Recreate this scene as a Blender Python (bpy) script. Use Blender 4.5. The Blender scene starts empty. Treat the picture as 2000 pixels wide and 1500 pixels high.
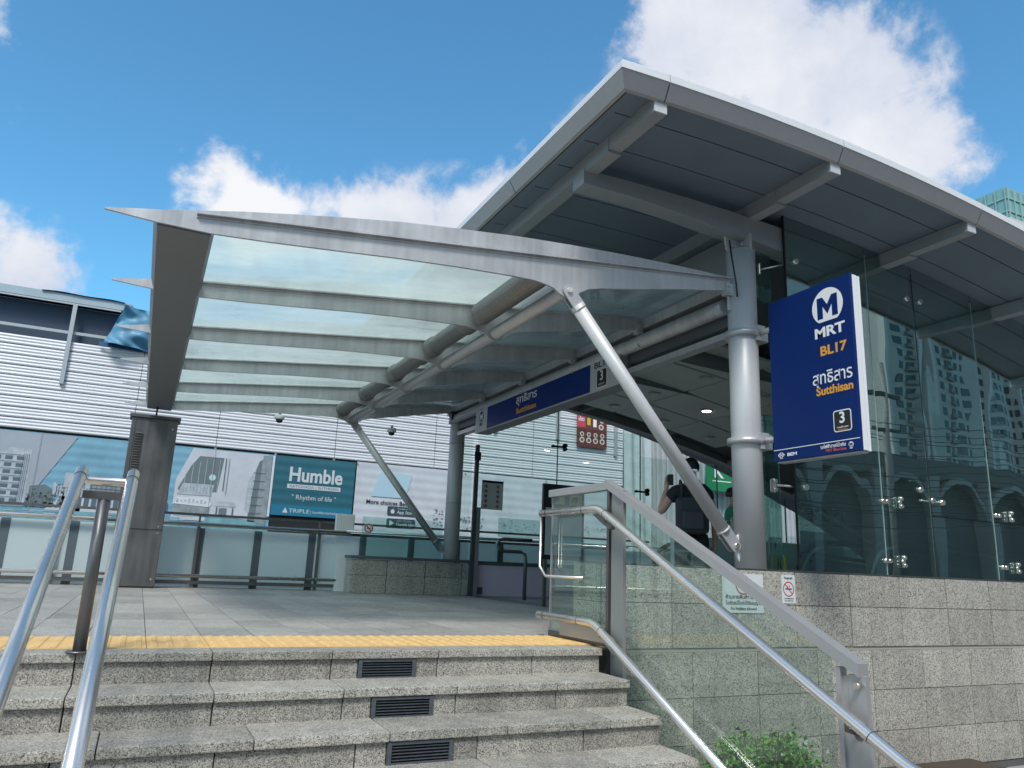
import bpy, bmesh, math, random
from mathutils import Vector, Matrix, noise
random.seed(7)
SC = bpy.context.scene
COL = SC.collection
PI = math.pi

# ------------------------------------------------------------------ camera
cam = bpy.data.cameras.new('camera')
cam.sensor_width = 36; cam.lens = 26.472; cam.clip_start = 0.05; cam.clip_end = 3000
camo = bpy.data.objects.new('camera', cam); COL.objects.link(camo)
RX = Vector((0.9002, -0.4347, 0.0405)); UP = Vector((-0.1379, -0.1950, 0.9711)); FW = Vector((0.4145, 0.8793, 0.2344))
FW = FW.normalized(); RX = (RX - RX.dot(FW) * FW).normalized(); UP = RX.cross(FW)
camo.matrix_world = Matrix(((RX.x, UP.x, -FW.x, 0), (RX.y, UP.y, -FW.y, 0), (RX.z, UP.z, -FW.z, 0.5), (0, 0, 0, 1)))
SC.camera = camo
SC.view_settings.view_transform = 'Standard'
SC.view_settings.look = 'None'
SC.view_settings.exposure = 1.22
SC.view_settings.gamma = 1
SC.cycles.transparent_max_bounces = 24
SC.cycles.max_bounces = 8

# ------------------------------------------------------------------ sun + sky
SUN_DIR = Vector((-0.42, -0.62, 0.95)).normalized()      # towards the sun
elev = math.asin(SUN_DIR.z); azim = math.atan2(SUN_DIR.x, SUN_DIR.y)
sun = bpy.data.lights.new("sun", "SUN"); sun.energy = 1.5; sun.angle = math.radians(14); sun.color = (1.0, 0.965, 0.91)
suno = bpy.data.objects.new('sun', sun); COL.objects.link(suno)
suno.rotation_euler = (-SUN_DIR).to_track_quat('-Z', 'Y').to_euler(); suno.location = (-10, -15, 30)

W = bpy.data.worlds.new('World'); SC.world = W; W.use_nodes = True
nt = W.node_tree; nt.nodes.clear()
def N(nt, t, **k):
    n = nt.nodes.new(t)
    for a, v in k.items():
        if a.startswith('i_'): n.inputs[a[2:].replace('_', ' ')].default_value = v
        else: setattr(n, a, v)
    return n
def mth(nt, op, a, b=None, c=None, clamp=False):
    n = nt.nodes.new('ShaderNodeMath'); n.operation = op; n.use_clamp = clamp
    for i, v in enumerate((a, b, c)):
        if v is None: continue
        if isinstance(v, (int, float)): n.inputs[i].default_value = v
        else: nt.links.new(v, n.inputs[i])
    return n.outputs[0]
sky = N(nt, 'ShaderNodeTexSky', sky_type='NISHITA', sun_disc=False)
sky.sun_elevation = elev; sky.sun_rotation = azim; sky.air_density = 1.0; sky.dust_density = 0.15; sky.ozone_density = 3.0
tc = N(nt, 'ShaderNodeTexCoord')
n1 = N(nt, 'ShaderNodeTexNoise', i_Scale=11.0, i_Detail=12.0, i_Roughness=0.60, i_Distortion=0.15); nt.links.new(tc.outputs['Generated'], n1.inputs['Vector'])
n2 = N(nt, 'ShaderNodeTexNoise', i_Scale=1.6, i_Detail=4.0, i_Roughness=0.55); nt.links.new(tc.outputs['Generated'], n2.inputs['Vector'])
def vop(nt, op, a, b):
    n = nt.nodes.new('ShaderNodeVectorMath'); n.operation = op
    for i, v in enumerate((a, b)):
        if isinstance(v, (tuple, list)): n.inputs[i].default_value = v
        else: nt.links.new(v, n.inputs[i])
    return n
# cloud banks: (direction, angular radius, weight)
BANKS = [((.475, .62, .622), .06, .9), ((.53, .59, .61), .07, 1.0), ((.58, .569, .583), .08, 1.1), ((.64, .545, .545), .09, 1.1), ((.665, .515, .54), .06, .8), ((.72, .505, .475), .055, .9), ((.70, .54, .47), .07, 1.0), ((.55, .63, .55), .08, 1.0),
         ((.395, .785, .475), .055, .95), ((.44, .73, .53), .04, .6), ((.345, .83, .452), .045, .8), ((.29, .855, .432), .05, 1.0), ((.23, .878, .42), .05, 1.0), ((.175, .895, .412), .055, 1.0), ((.12, .905, .408), .05, .8), ((.022, .893, .448), .038, .85), ((.03, .91, .41), .045, .85), ((.07, .91, .395), .045, .8),
         ((-.175, .94, .312), .052, 1.0), ((-.125, .95, .29), .035, .7), ((-.207, .832, .518), .03, .75), ((-.183, .876, .446), .022, .33), ((.775, .46, .44), .028, .5)]
dens = None
for d, r, w in BANKS:
    v = Vector(d).normalized()
    dt = vop(nt, 'DISTANCE', tc.outputs['Generated'], tuple(v)).outputs['Value']
    m = mth(nt, 'DIVIDE', dt, r); m = mth(nt, 'MULTIPLY', m, m); m = mth(nt, 'MULTIPLY', m, -1.0); m = mth(nt, 'EXPONENT', m); m = mth(nt, 'MULTIPLY', m, w)
    dens = m if dens is None else mth(nt, 'ADD', dens, m)
dens = mth(nt, 'MINIMUM', dens, 1.25)
# the rest of the sky carries the same broken cloud
fwd = vop(nt, 'DOT_PRODUCT', tc.outputs['Generated'], (.38, .80, .46)).outputs['Value']
rest = N(nt, 'ShaderNodeMapRange', interpolation_type='SMOOTHSTEP'); nt.links.new(fwd, rest.inputs[0])
rest.inputs[1].default_value = .80; rest.inputs[2].default_value = .55
gen = N(nt, 'ShaderNodeMapRange', interpolation_type='SMOOTHSTEP'); nt.links.new(n2.outputs['Fac'], gen.inputs[0])
gen.inputs[1].default_value = .36; gen.inputs[2].default_value = .54
dens = mth(nt, 'ADD', dens, mth(nt, 'MULTIPLY', mth(nt, 'MULTIPLY', rest.outputs[0], gen.outputs[0]), 1.0))
nz0 = mth(nt, 'MULTIPLY', mth(nt, 'SUBTRACT', n1.outputs['Fac'], 0.5), 3.6)
nz = mth(nt, 'MULTIPLY', nz0, mth(nt, 'MULTIPLY', dens, 2.6, clamp=True))
dd = mth(nt, 'ADD', dens, nz)
cov = N(nt, 'ShaderNodeMapRange', interpolation_type='SMOOTHSTEP'); nt.links.new(dd, cov.inputs[0])
cov.inputs[1].default_value = .22; cov.inputs[2].default_value = 1.02
n3 = N(nt, 'ShaderNodeTexNoise', i_Scale=3.2, i_Detail=5.0, i_Roughness=0.5); nt.links.new(tc.outputs['Generated'], n3.inputs['Vector'])
shade = N(nt, 'ShaderNodeMapRange'); nt.links.new(mth(nt, 'ADD', n3.outputs['Fac'], mth(nt, 'MULTIPLY', dd, .12)), shade.inputs[0])
shade.inputs[1].default_value = .38; shade.inputs[2].default_value = .72
ccol = N(nt, 'ShaderNodeMix', data_type='RGBA'); nt.links.new(shade.outputs[0], ccol.inputs[0])
ccol.inputs[6].default_value = (.60, .66, .80, 1); ccol.inputs[7].default_value = (.93, .94, .97, 1)
# graded blue of the day: Nishita tinted slightly
tint = N(nt, 'ShaderNodeMix', data_type='RGBA', blend_type='MULTIPLY'); tint.inputs[0].default_value = 1
nt.links.new(sky.outputs[0], tint.inputs[6]); tint.inputs[7].default_value = (.52, .94, .98, 1)
skys = N(nt, 'ShaderNodeBackground'); nt.links.new(tint.outputs[2], skys.inputs[0]); skys.inputs[1].default_value = 0.094
clds = N(nt, 'ShaderNodeBackground'); nt.links.new(ccol.outputs[2], clds.inputs[0]); clds.inputs[1].default_value = 0.43
mx = N(nt, 'ShaderNodeMixShader'); nt.links.new(cov.outputs[0], mx.inputs[0]); nt.links.new(skys.outputs[0], mx.inputs[1]); nt.links.new(clds.outputs[0], mx.inputs[2])
wo = N(nt, 'ShaderNodeOutputWorld'); nt.links.new(mx.outputs[0], wo.inputs[0])

# ------------------------------------------------------------------ materials
MATS = {}
def mat(name, col=(.5, .5, .5), rough=.5, metal=0.0, var=0.0, vscale=3.0, streak=0.0, bump=0.0, bscale=40.0, emit=0.0, spec=.5, tintcol=None):
    if name in MATS: return MATS[name]
    m = bpy.data.materials.new(name); MATS[name] = m; m.use_nodes = True
    t = m.node_tree; b = t.nodes['Principled BSDF']
    b.inputs['Base Color'].default_value = (*col, 1); b.inputs['Roughness'].default_value = rough; b.inputs['Metallic'].default_value = metal
    b.inputs['Specular IOR Level'].default_value = spec
    g = t.nodes.new('ShaderNodeNewGeometry')
    if var or streak:
        mp = N(t, 'ShaderNodeMapping'); t.links.new(g.outputs['Position'], mp.inputs[0]); mp.inputs['Scale'].default_value = (1, 1, 1)
        n = N(t, 'ShaderNodeTexNoise', i_Scale=vscale, i_Detail=6.0, i_Roughness=.6); t.links.new(mp.outputs[0], n.inputs['Vector'])
        f = mth(t, 'MULTIPLY', mth(t, 'SUBTRACT', n.outputs['Fac'], .5), 2 * var)
        if streak:
            mp2 = N(t, 'ShaderNodeMapping'); t.links.new(g.outputs['Position'], mp2.inputs[0]); mp2.inputs['Scale'].default_value = (9, 9, .5)
            s = N(t, 'ShaderNodeTexNoise', i_Scale=2.0, i_Detail=4.0); t.links.new(mp2.outputs[0], s.inputs['Vector'])
            f = mth(t, 'ADD', f, mth(t, 'MULTIPLY', mth(t, 'SUBTRACT', s.outputs['Fac'], .5), 2 * streak))
        k = mth(t, 'ADD', f, 1.0)
        v = t.nodes.new('ShaderNodeVectorMath'); v.operation = 'SCALE'; v.inputs[0].default_value = col; t.links.new(k, v.inputs['Scale'])
        t.links.new(v.outputs[0], b.inputs['Base Color'])
        t.links.new(mth(t, 'ADD', mth(t, 'MULTIPLY', f, .4), rough, clamp=True), b.inputs['Roughness'])
    if bump:
        n = N(t, 'ShaderNodeTexNoise', i_Scale=bscale, i_Detail=3.0); t.links.new(g.outputs['Position'], n.inputs['Vector'])
        bp = N(t, 'ShaderNodeBump'); bp.inputs['Strength'].default_value = bump; bp.inputs['Distance'].default_value = .01
        t.links.new(n.outputs['Fac'], bp.inputs['Height']); t.links.new(bp.outputs[0], b.inputs['Normal'])
    if emit:
        b.inputs['Emission Color'].default_value = (*col, 1); b.inputs['Emission Strength'].default_value = emit
    return m

def granite(name, c0, c1, c2, scale=150, dirt=.35, rough=.55):
    m = bpy.data.materials.new(name); m.use_nodes = True; t = m.node_tree; b = t.nodes['Principled BSDF']
    g = t.nodes.new('ShaderNodeNewGeometry'); oi = t.nodes.new('ShaderNodeObjectInfo')
    vo = N(t, 'ShaderNodeTexVoronoi', feature='F1'); vo.inputs['Scale'].default_value = scale; t.links.new(g.outputs['Position'], vo.inputs['Vector'])
    sp = t.nodes.new('ShaderNodeSeparateColor'); t.links.new(vo.outputs['Color'], sp.inputs[0])
    nz = N(t, 'ShaderNodeTexNoise', i_Scale=scale * .55, i_Detail=3.0, i_Roughness=.7); t.links.new(g.outputs['Position'], nz.inputs['Vector'])
    f = mth(t, 'ADD', mth(t, 'MULTIPLY', sp.outputs[0], .62), mth(t, 'MULTIPLY', nz.outputs['Fac'], .5))
    r = N(t, 'ShaderNodeValToRGB'); t.links.new(f, r.inputs[0]); e = r.color_ramp.elements
    e[0].position = .26; e[0].color = (*c0, 1); e[1].position = .80; e[1].color = (*c2, 1)
    x = r.color_ramp.elements.new(.48); x.color = (*c1, 1)
    # broad tone drift, dirt runs and per-tile tone
    d1 = N(t, 'ShaderNodeTexNoise', i_Scale=1.7, i_Detail=6.0, i_Roughness=.62); t.links.new(g.outputs['Position'], d1.inputs['Vector'])
    mp = N(t, 'ShaderNodeMapping'); t.links.new(g.outputs['Position'], mp.inputs[0]); mp.inputs['Scale'].default_value = (6, 6, .7)
    d2 = N(t, 'ShaderNodeTexNoise', i_Scale=1.6, i_Detail=5.0, i_Roughness=.6); t.links.new(mp.outputs[0], d2.inputs['Vector'])
    dd = mth(t, 'ADD', mth(t, 'MULTIPLY', mth(t, 'SUBTRACT', d1.outputs['Fac'], .5), dirt * 1.6), mth(t, 'MULTIPLY', mth(t, 'SUBTRACT', d2.outputs['Fac'], .5), dirt * 1.6))
    dd = mth(t, 'ADD', dd, mth(t, 'MULTIPLY', mth(t, 'SUBTRACT', oi.outputs['Random'], .5), .30))
    k = mth(t, 'ADD', dd, 1.0)
    v = t.nodes.new('ShaderNodeVectorMath'); v.operation = 'SCALE'; t.links.new(r.outputs[0], v.inputs[0]); t.links.new(k, v.inputs['Scale'])
    t.links.new(v.outputs[0], b.inputs['Base Color']); b.inputs['Roughness'].default_value = rough
    bp = N(t, 'ShaderNodeBump'); bp.inputs['Strength'].default_value = .12; bp.inputs['Distance'].default_value = .004
    t.links.new(nz.outputs['Fac'], bp.inputs['Height']); t.links.new(bp.outputs[0], b.inputs['Normal'])
    MATS[name] = m; return m

def glass(name, tintc, refl=1.0, milk=0.0, milkc=(.7, .8, .78), bump=0.0, bscale=1.2, rough=.0, base=.04, trans=.6, dirt=0.0):
    m = bpy.data.materials.new(name); m.use_nodes = True; t = m.node_tree; t.nodes.clear()
    tr = N(t, 'ShaderNodeBsdfTransparent'); tr.inputs[0].default_value = (*tintc, 1)
    gl = N(t, 'ShaderNodeBsdfGlossy'); gl.inputs['Roughness'].default_value = rough; gl.inputs[0].default_value = (.93, 1, .98, 1)
    lw = N(t, 'ShaderNodeLayerWeight'); lw.inputs[0].default_value = .5
    f5 = mth(t, 'POWER', lw.outputs['Facing'], 4.0)
    fac = mth(t, 'MULTIPLY', mth(t, 'ADD', mth(t, 'MULTIPLY', f5, 1 - base), base), refl, clamp=True)
    if bump:
        g = t.nodes.new('ShaderNodeNewGeometry'); oi = t.nodes.new('ShaderNodeObjectInfo')
        va = vop(t, 'ADD', g.outputs['Position'], (0, 0, 0)); cb = N(t, 'ShaderNodeCombineXYZ')
        t.links.new(mth(t, 'MULTIPLY', oi.outputs['Random'], 17.0), cb.inputs[0]); t.links.new(cb.outputs[0], va.inputs[1])
        mp = N(t, 'ShaderNodeMapping'); t.links.new(va.outputs[0], mp.inputs[0]); mp.inputs['Scale'].default_value = (1.6, 1.6, .8)
        n = N(t, 'ShaderNodeTexNoise', i_Scale=bscale, i_Detail=1.0); t.links.new(mp.outputs[0], n.inputs['Vector'])
        bp = N(t, 'ShaderNodeBump'); bp.inputs['Strength'].default_value = bump; bp.inputs['Distance'].default_value = .02
        t.links.new(n.outputs['Fac'], bp.inputs['Height']); t.links.new(bp.outputs[0], gl.inputs['Normal'])
    under = tr.outputs[0]
    if milk:
        df = N(t, 'ShaderNodeBsdfDiffuse'); df.inputs[0].default_value = (*milkc, 1)
        tl = N(t, 'ShaderNodeBsdfTranslucent'); tl.inputs[0].default_value = (*milkc, 1)
        a = N(t, 'ShaderNodeMixShader'); a.inputs[0].default_value = trans; t.links.new(df.outputs[0], a.inputs[1]); t.links.new(tl.outputs[0], a.inputs[2])
        b2 = N(t, 'ShaderNodeMixShader'); b2.inputs[0].default_value = milk
        if dirt:
            gg = t.nodes.new('ShaderNodeNewGeometry'); dm = N(t, 'ShaderNodeMapping'); t.links.new(gg.outputs['Position'], dm.inputs[0]); dm.inputs['Scale'].default_value = (.5, 1.3, 1)
            dn = N(t, 'ShaderNodeTexNoise', i_Scale=1.6, i_Detail=7.0, i_Roughness=.65); t.links.new(dm.outputs[0], dn.inputs['Vector'])
            t.links.new(mth(t, 'ADD', mth(t, 'MULTIPLY', mth(t, 'SUBTRACT', dn.outputs['Fac'], .5), 2 * dirt), milk, clamp=True), b2.inputs[0])
        0; t.links.new(tr.outputs[0], b2.inputs[1]); t.links.new(a.outputs[0], b2.inputs[2])
        under = b2.outputs[0]
    ms = N(t, 'ShaderNodeMixShader'); t.links.new(fac, ms.inputs[0]); t.links.new(under, ms.inputs[1]); t.links.new(gl.outputs[0], ms.inputs[2])
    o = N(t, 'ShaderNodeOutputMaterial'); t.links.new(ms.outputs[0], o.inputs[0])
    MATS[name] = m; return m

G_WALL = granite('granite_wall', (.10, .095, .084), (.31, .295, .258), (.50, .475, .41), 150, .34)
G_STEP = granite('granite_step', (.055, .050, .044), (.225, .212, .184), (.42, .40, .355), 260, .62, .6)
G_TREAD_LIT = granite('granite_tread_lit', (.075, .070, .06), (.27, .255, .22), (.48, .455, .40), 230, .5, .6)  # step granite lightened for treads: brightness of the lit step tops put into colour
G_FLOOR = granite('granite_floor', (.14, .135, .125), (.27, .26, .235), (.39, .375, .34), 200, .42, .62)
G_DARK = granite('granite_dark', (.06, .06, .06), (.12, .115, .11), (.20, .19, .185), 190, .2)
M_YEL = mat('tactile_yellow', (.66, .43, .17), .7, var=.25, vscale=9, bump=.2)
M_ALU = mat('silver_paint', (.48, .48, .49), .38, .4, var=.12, vscale=5, streak=.12)
M_ALU_D = mat('silver_paint_aged', (.45, .46, .465), .42, .35, var=.42, vscale=3, streak=.30)
M_GIRD = mat('girder_paint', (.32, .335, .345), .5, .2, var=.10, vscale=2, streak=.06)
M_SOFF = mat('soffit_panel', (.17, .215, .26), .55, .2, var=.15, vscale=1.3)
M_FASC = mat('fascia_panel', (.40, .395, .39), .45, .25, var=.06, vscale=2, streak=.05)
M_FTOP = mat('roof_edge', (.72, .72, .72), .4, .2, var=.05)
M_COL = mat('column_paint', (.58, .58, .58), .45, .2, var=.05, vscale=3, streak=.05)
M_STEEL = mat('stainless', (.80, .745, .68), .27, .92, var=.05, vscale=3)
M_BRUSH = mat('brushed_stainless', (.19, .185, .18), .40, .85, var=.25, vscale=3, streak=.25)
M_CAP = mat('cap_aluminium', (.42, .41, .40), .42, .5, var=.10, vscale=6)
M_DARK = mat('dark_metal', (.035, .038, .042), .45, .4)
M_JOINT = mat('joint_dark', (.05, .05, .048), .9)
M_CLAD = mat('cladding_metal', (.66, .675, .70), .38, .15, var=.10, vscale=1.2)
M_WHITE = mat('white_paint', (.72, .73, .74), .5, var=.04)
M_NAVY = mat('sign_blue', (.002, .020, .120), .40, spec=.18)
M_NAVY2 = mat('header_blue', (.002, .022, .17), .4, spec=.2)
M_TXTW = mat('lettering_white', (.78, .78, .78), .5)
M_TXTO = mat('lettering_orange', (.72, .33, .04), .5)
M_TXTR = mat('lettering_red', (.62, .10, .05), .5)
M_BLACK = mat('black_print', (.012, .012, .012), .5)
M_RED = mat('red_print', (.50, .02, .04), .5)
M_LILAC = mat('lilac_panel', (.78, .62, .74), .6, var=.06)
M_TEAL = mat('humble_teal', (.018, .115, .155), .5, var=.10, vscale=2)
M_ASPH = mat('asphalt', (.06, .06, .06), .9, var=.3, vscale=2, bump=.4)
M_PAVE = mat('pavement', (.26, .25, .24), .85, var=.25, vscale=2, bump=.3)
GL_CLEAR = glass('clear_glass', (.80, .92, .90), 1.1, milk=.05, milkc=(.55, .65, .62))
GL_BAL = glass('balustrade_glass', (.86, .93, .90), 1.3, milk=.035, milkc=(.5, .58, .55))
GL_WALL = glass('station_glass', (.55, .74, .70), 3.0, bump=.10, bscale=1.3, base=.07, milk=.07, milkc=(.34, .43, .44))
GL_FAR = glass('far_glass', (.89, .955, .94), 1.1)
GL_CANOPY = glass('canopy_glass', (.80, .89, .86), .8, milk=.40, milkc=(.93, .97, .95), trans=.85, dirt=.40)
GL_FROST = glass('frosted_fence_glass', (.7, .8, .8), 1.4, milk=.84, milkc=(.86, .93, .92))

# ------------------------------------------------------------------ mesh helpers
class MB:
    def __init__(s): s.v = []; s.f = []; s.sm = []
    def add(s, vs, fs, smooth=False):
        o = len(s.v); s.v += [tuple(v) for v in vs]
        for f in fs: s.f.append(tuple(i + o for i in f)); s.sm.append(smooth)
        return s
    def box(s, x0, x1, y0, y1, z0, z1):
        vs = [(x, y, z) for z in (z0, z1) for x, y in ((x0, y0), (x1, y0), (x1, y1), (x0, y1))]
        return s.add(vs, [(3, 2, 1, 0), (4, 5, 6, 7), (0, 1, 5, 4), (1, 2, 6, 5), (2, 3, 7, 6), (3, 0, 4, 7)])
    def bbox(s, x0, x1, y0, y1, z0, z1, b):     # bevelled box
        bm = bmesh.new(); bmesh.ops.create_cube(bm, size=1)
        for v in bm.verts: v.co = Vector(((x0 + x1) / 2 + v.co.x * (x1 - x0), (y0 + y1) / 2 + v.co.y * (y1 - y0), (z0 + z1) / 2 + v.co.z * (z1 - z0)))
        bmesh.ops.bevel(bm, geom=bm.edges[:], offset=b, segments=2, affect='EDGES', profile=.6)
        bm.verts.index_update(); s.add([v.co for v in bm.verts], [[v.index for v in f.verts] for f in bm.faces]); bm.free(); return s
    def prism(s, pts, ax, a, b):
        """outline pts (2-D) swept along axis ax from a to b"""
        def P(p, c):
            return {0: (c, p[0], p[1]), 1: (p[0], c, p[1]), 2: (p[0], p[1], c)}[ax]
        n = len(pts); vs = [P(p, a) for p in pts] + [P(p, b) for p in pts]
        return s.add(vs, [tuple(range(n)), tuple(range(2 * n - 1, n - 1, -1))] + [(i, i + n, (i + 1) % n + n, (i + 1) % n) for i in range(n)])
    def tube(s, pts, r, n=14, cap=True):
        pts = [Vector(p) for p in pts]; rr = r if isinstance(r, (list, tuple)) else [r] * len(pts)
        rings = []; ref = None
        for i, p in enumerate(pts):
            d = (pts[min(i + 1, len(pts) - 1)] - pts[max(i - 1, 0)]).normalized()
            if ref is None: ref = Vector((0, 0, 1)) if abs(d.z) < .9 else Vector((1, 0, 0))
            a = d.cross(ref).normalized(); b = d.cross(a).normalized(); ref = -b if False else ref
            if abs(d.dot(ref)) > .97: a = d.orthogonal().normalized(); b = d.cross(a)
            k = 1.0
            if 0 < i < len(pts) - 1:
                c = (pts[i + 1] - p).normalized().dot((p - pts[i - 1]).normalized()); k = 1
            rings.append([p + (a * math.cos(t) + b * math.sin(t)) * rr[i] * k for t in [2 * PI * j / n for j in range(n)]])
        vs = [v for r_ in rings for v in r_]; fs = []
        for i in range(len(rings) - 1):
            for j in range(n): fs.append((i * n + j, i * n + (j + 1) % n, (i + 1) * n + (j + 1) % n, (i + 1) * n + j))
        s.add(vs, fs, True)
        if cap:
            o = len(s.v) - len(vs)
            s.f.append(tuple(o + j for j in range(n - 1, -1, -1))); s.sm.append(False)
            s.f.append(tuple(o + (len(rings) - 1) * n + j for j in range(n))); s.sm.append(False)
        return s
    def disc(s, c, axis, r, h, n=20):
        c = Vector(c); a = Vector(axis).normalized(); return s.tube([c, c + a * h], r, n)
    def grid(s, fn, nu, nv, smooth=True):
        vs = [fn(i / nu, j / nv) for j in range(nv + 1) for i in range(nu + 1)]
        return s.add(vs, [(j * (nu + 1) + i, j * (nu + 1) + i + 1, (j + 1) * (nu + 1) + i + 1, (j + 1) * (nu + 1) + i) for j in range(nv) for i in range(nu)], smooth)
    def mesh(s, name, m=None):
        me = bpy.data.meshes.new(name); me.from_pydata(s.v, [], s.f)
        me.polygons.foreach_set('use_smooth', s.sm)
        bm = bmesh.new(); bm.from_mesh(me); bmesh.ops.recalc_face_normals(bm, faces=bm.faces[:]); bm.to_mesh(me); bm.free()
        if m: me.materials.append(m)
        return me
    def build(s, name, m, parent=None, loc=None):
        return link(name, s.mesh(name, m), parent, loc)

def link(name, me, parent=None, loc=None):
    o = bpy.data.objects.new(name, me); COL.objects.link(o)
    if parent: o.parent = parent
    if loc is not None: o.location = loc
    return o
def thing(name, label, cat, loc=(0, 0, 0), group=None):
    o = bpy.data.objects.new(name, None); COL.objects.link(o); o.location = loc; o.empty_display_size = .2
    o['label'] = label; o['category'] = cat
    if group: o['group'] = group
    return o
def tag(o, label, cat, group=None):
    o['label'] = label; o['category'] = cat
    if group: o['group'] = group
    return o
def struct(o): o['kind'] = 'structure'; return o
def stuff(o): o['kind'] = 'stuff'; return o

FONTCACHE = {}
def text_mesh(body, size, bold=0.0, align='CENTER', depth=.0015, spacing=1.0):
    c = bpy.data.curves.new('lettering', 'FONT'); c.body = body; c.size = size; c.align_x = align; c.align_y = 'CENTER'
    c.offset = bold * size; c.extrude = depth / 2; c.space_character = spacing; c.resolution_u = 4
    o = bpy.data.objects.new('lettering_tmp', c); COL.objects.link(o)
    bpy.context.view_layer.update()
    me = bpy.data.meshes.new_from_object(o.evaluated_get(bpy.context.evaluated_depsgraph_get()))
    bpy.data.objects.remove(o); return me
def text(body, size, m, parent, loc, face='-Y', bold=0.0, align='CENTER', sx=1.0, spacing=1.0, name='lettering', width=None):
    """flat lettering facing -Y or -X; loc is the middle of the line; width forces its length"""
    me = text_mesh(body, size, bold, align, spacing=spacing)
    if width and len(me.vertices):
        xs = [v.co.x for v in me.vertices]; sx = width / max(max(xs) - min(xs), 1e-6)
    rot = Matrix.Rotation(PI / 2, 4, 'X')
    if face == '-X': rot = Matrix.Rotation(-PI / 2, 4, 'Z') @ rot
    me.transform(rot @ Matrix.Diagonal((sx, 1, 1, 1)))
    me.materials.clear(); me.materials.append(m)
    return link(name, me, parent, loc)

# ================================================================== SETTING
ZG = -1.05
MB().box(-400, 900, -400, 900, ZG - .3, ZG - .004).build('ground', M_ASPH)['kind'] = 'structure'
struct(MB().box(-30, 40, -2.5, 4.6, ZG - .1, ZG).build('pavement', M_PAVE))
struct(MB().box(-30, 40, -2.65, -2.5, ZG - .14, ZG + .004).build('kerb', mat('kerb_stone', (.35, .34, .32), .8, var=.2)))
# road markings, street side
struct(MB().box(-60, 120, -6.1, -5.95, ZG - .006, ZG).build('road_marking', M_WHITE))

# platform
plat = struct(MB().prism([(-14, 4.48), (2.79, 4.48), (2.98, 4.48), (2.98, 5.10), (22, 5.10), (22, 12.7), (-14, 12.7)], 2, ZG - .1, -.022).build('platform', M_JOINT))
TX, TY = .3145, .63
x_first = .418 - 9 * TX
tile_me = MB().bbox(-TX / 2 + .0022, TX / 2 - .0022, -TY / 2 + .0022, TY / 2 - .0022, -.02, 0, .0015).mesh('floor_tile', G_FLOOR)
tact_y0, tact_y1 = 4.60, 5.215
rows = []; y = tact_y1
while y < 12.5: rows.append(y); y += TY
cnt = 0
for i in range(26):
    for j, yy in enumerate(rows[:11]):
        xc = x_first + (i + .5) * TX; yc = yy + TY / 2
        if 4.75 < yc + .3 and 4.6 < yc - .35 < 5.0 and xc > 3.0: continue
        if abs(xc - 5.02) < TX * .52: continue
        if xc > 2.95 and yc < 5.4: continue
        link('floor_tile', tile_me, plat, (xc, yc, random.uniform(-.0012, .0008))); cnt += 1
rest = MB()
for k in range(-30, 40):
    for j, yy in enumerate(rows):
        if 0 <= k < 26 and j < 11: continue
        xc = x_first + (k + .5) * TX; yc = yy + TY / 2
        if xc > 2.95 and yc < 5.4: continue
        rest.box(xc - TX / 2 + .002, xc + TX / 2 - .002, yc - TY / 2 + .002, yc + TY / 2 - .002, -.02, -.001)
stuff(rest.build('outer_floor_tiles', G_FLOOR, plat))
for k in range(11):   # dark threshold band along the doorway
    MB().bbox(4.87, 5.175, rows[0] + k * TY + .002, rows[0] + (k + 1) * TY - .002, -.02, .001, .0015).build('threshold_tile', G_DARK, plat)
# yellow tactile strip: ribbed tiles
tb = MB().box(-TX / 2 + .0018, TX / 2 - .0018, 0, .305, -.02, 0)
for k in range(4):
    xc = -TX / 2 + TX * (k + .5) / 4
    tb.prism([(xc - .020, 0), (xc - .012, .0055), (xc + .012, .0055), (xc + .020, 0)], 1, .012, .293)
tact_me = tb.mesh('tactile_tile', M_YEL)
for i in range(-3, 24):
    xc = x_first + (i + .5) * TX
    if xc > 2.83: break
    for yy in (tact_y0, tact_y0 + .308):
        link('tactile_tile', tact_me, plat, (xc, yy, 0.001))
struct(MB().box(-14, x_first - 3 * TX - .002, tact_y0, tact_y1 - .002, -.02, .001).build('tactile_strip', M_YEL))

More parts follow.
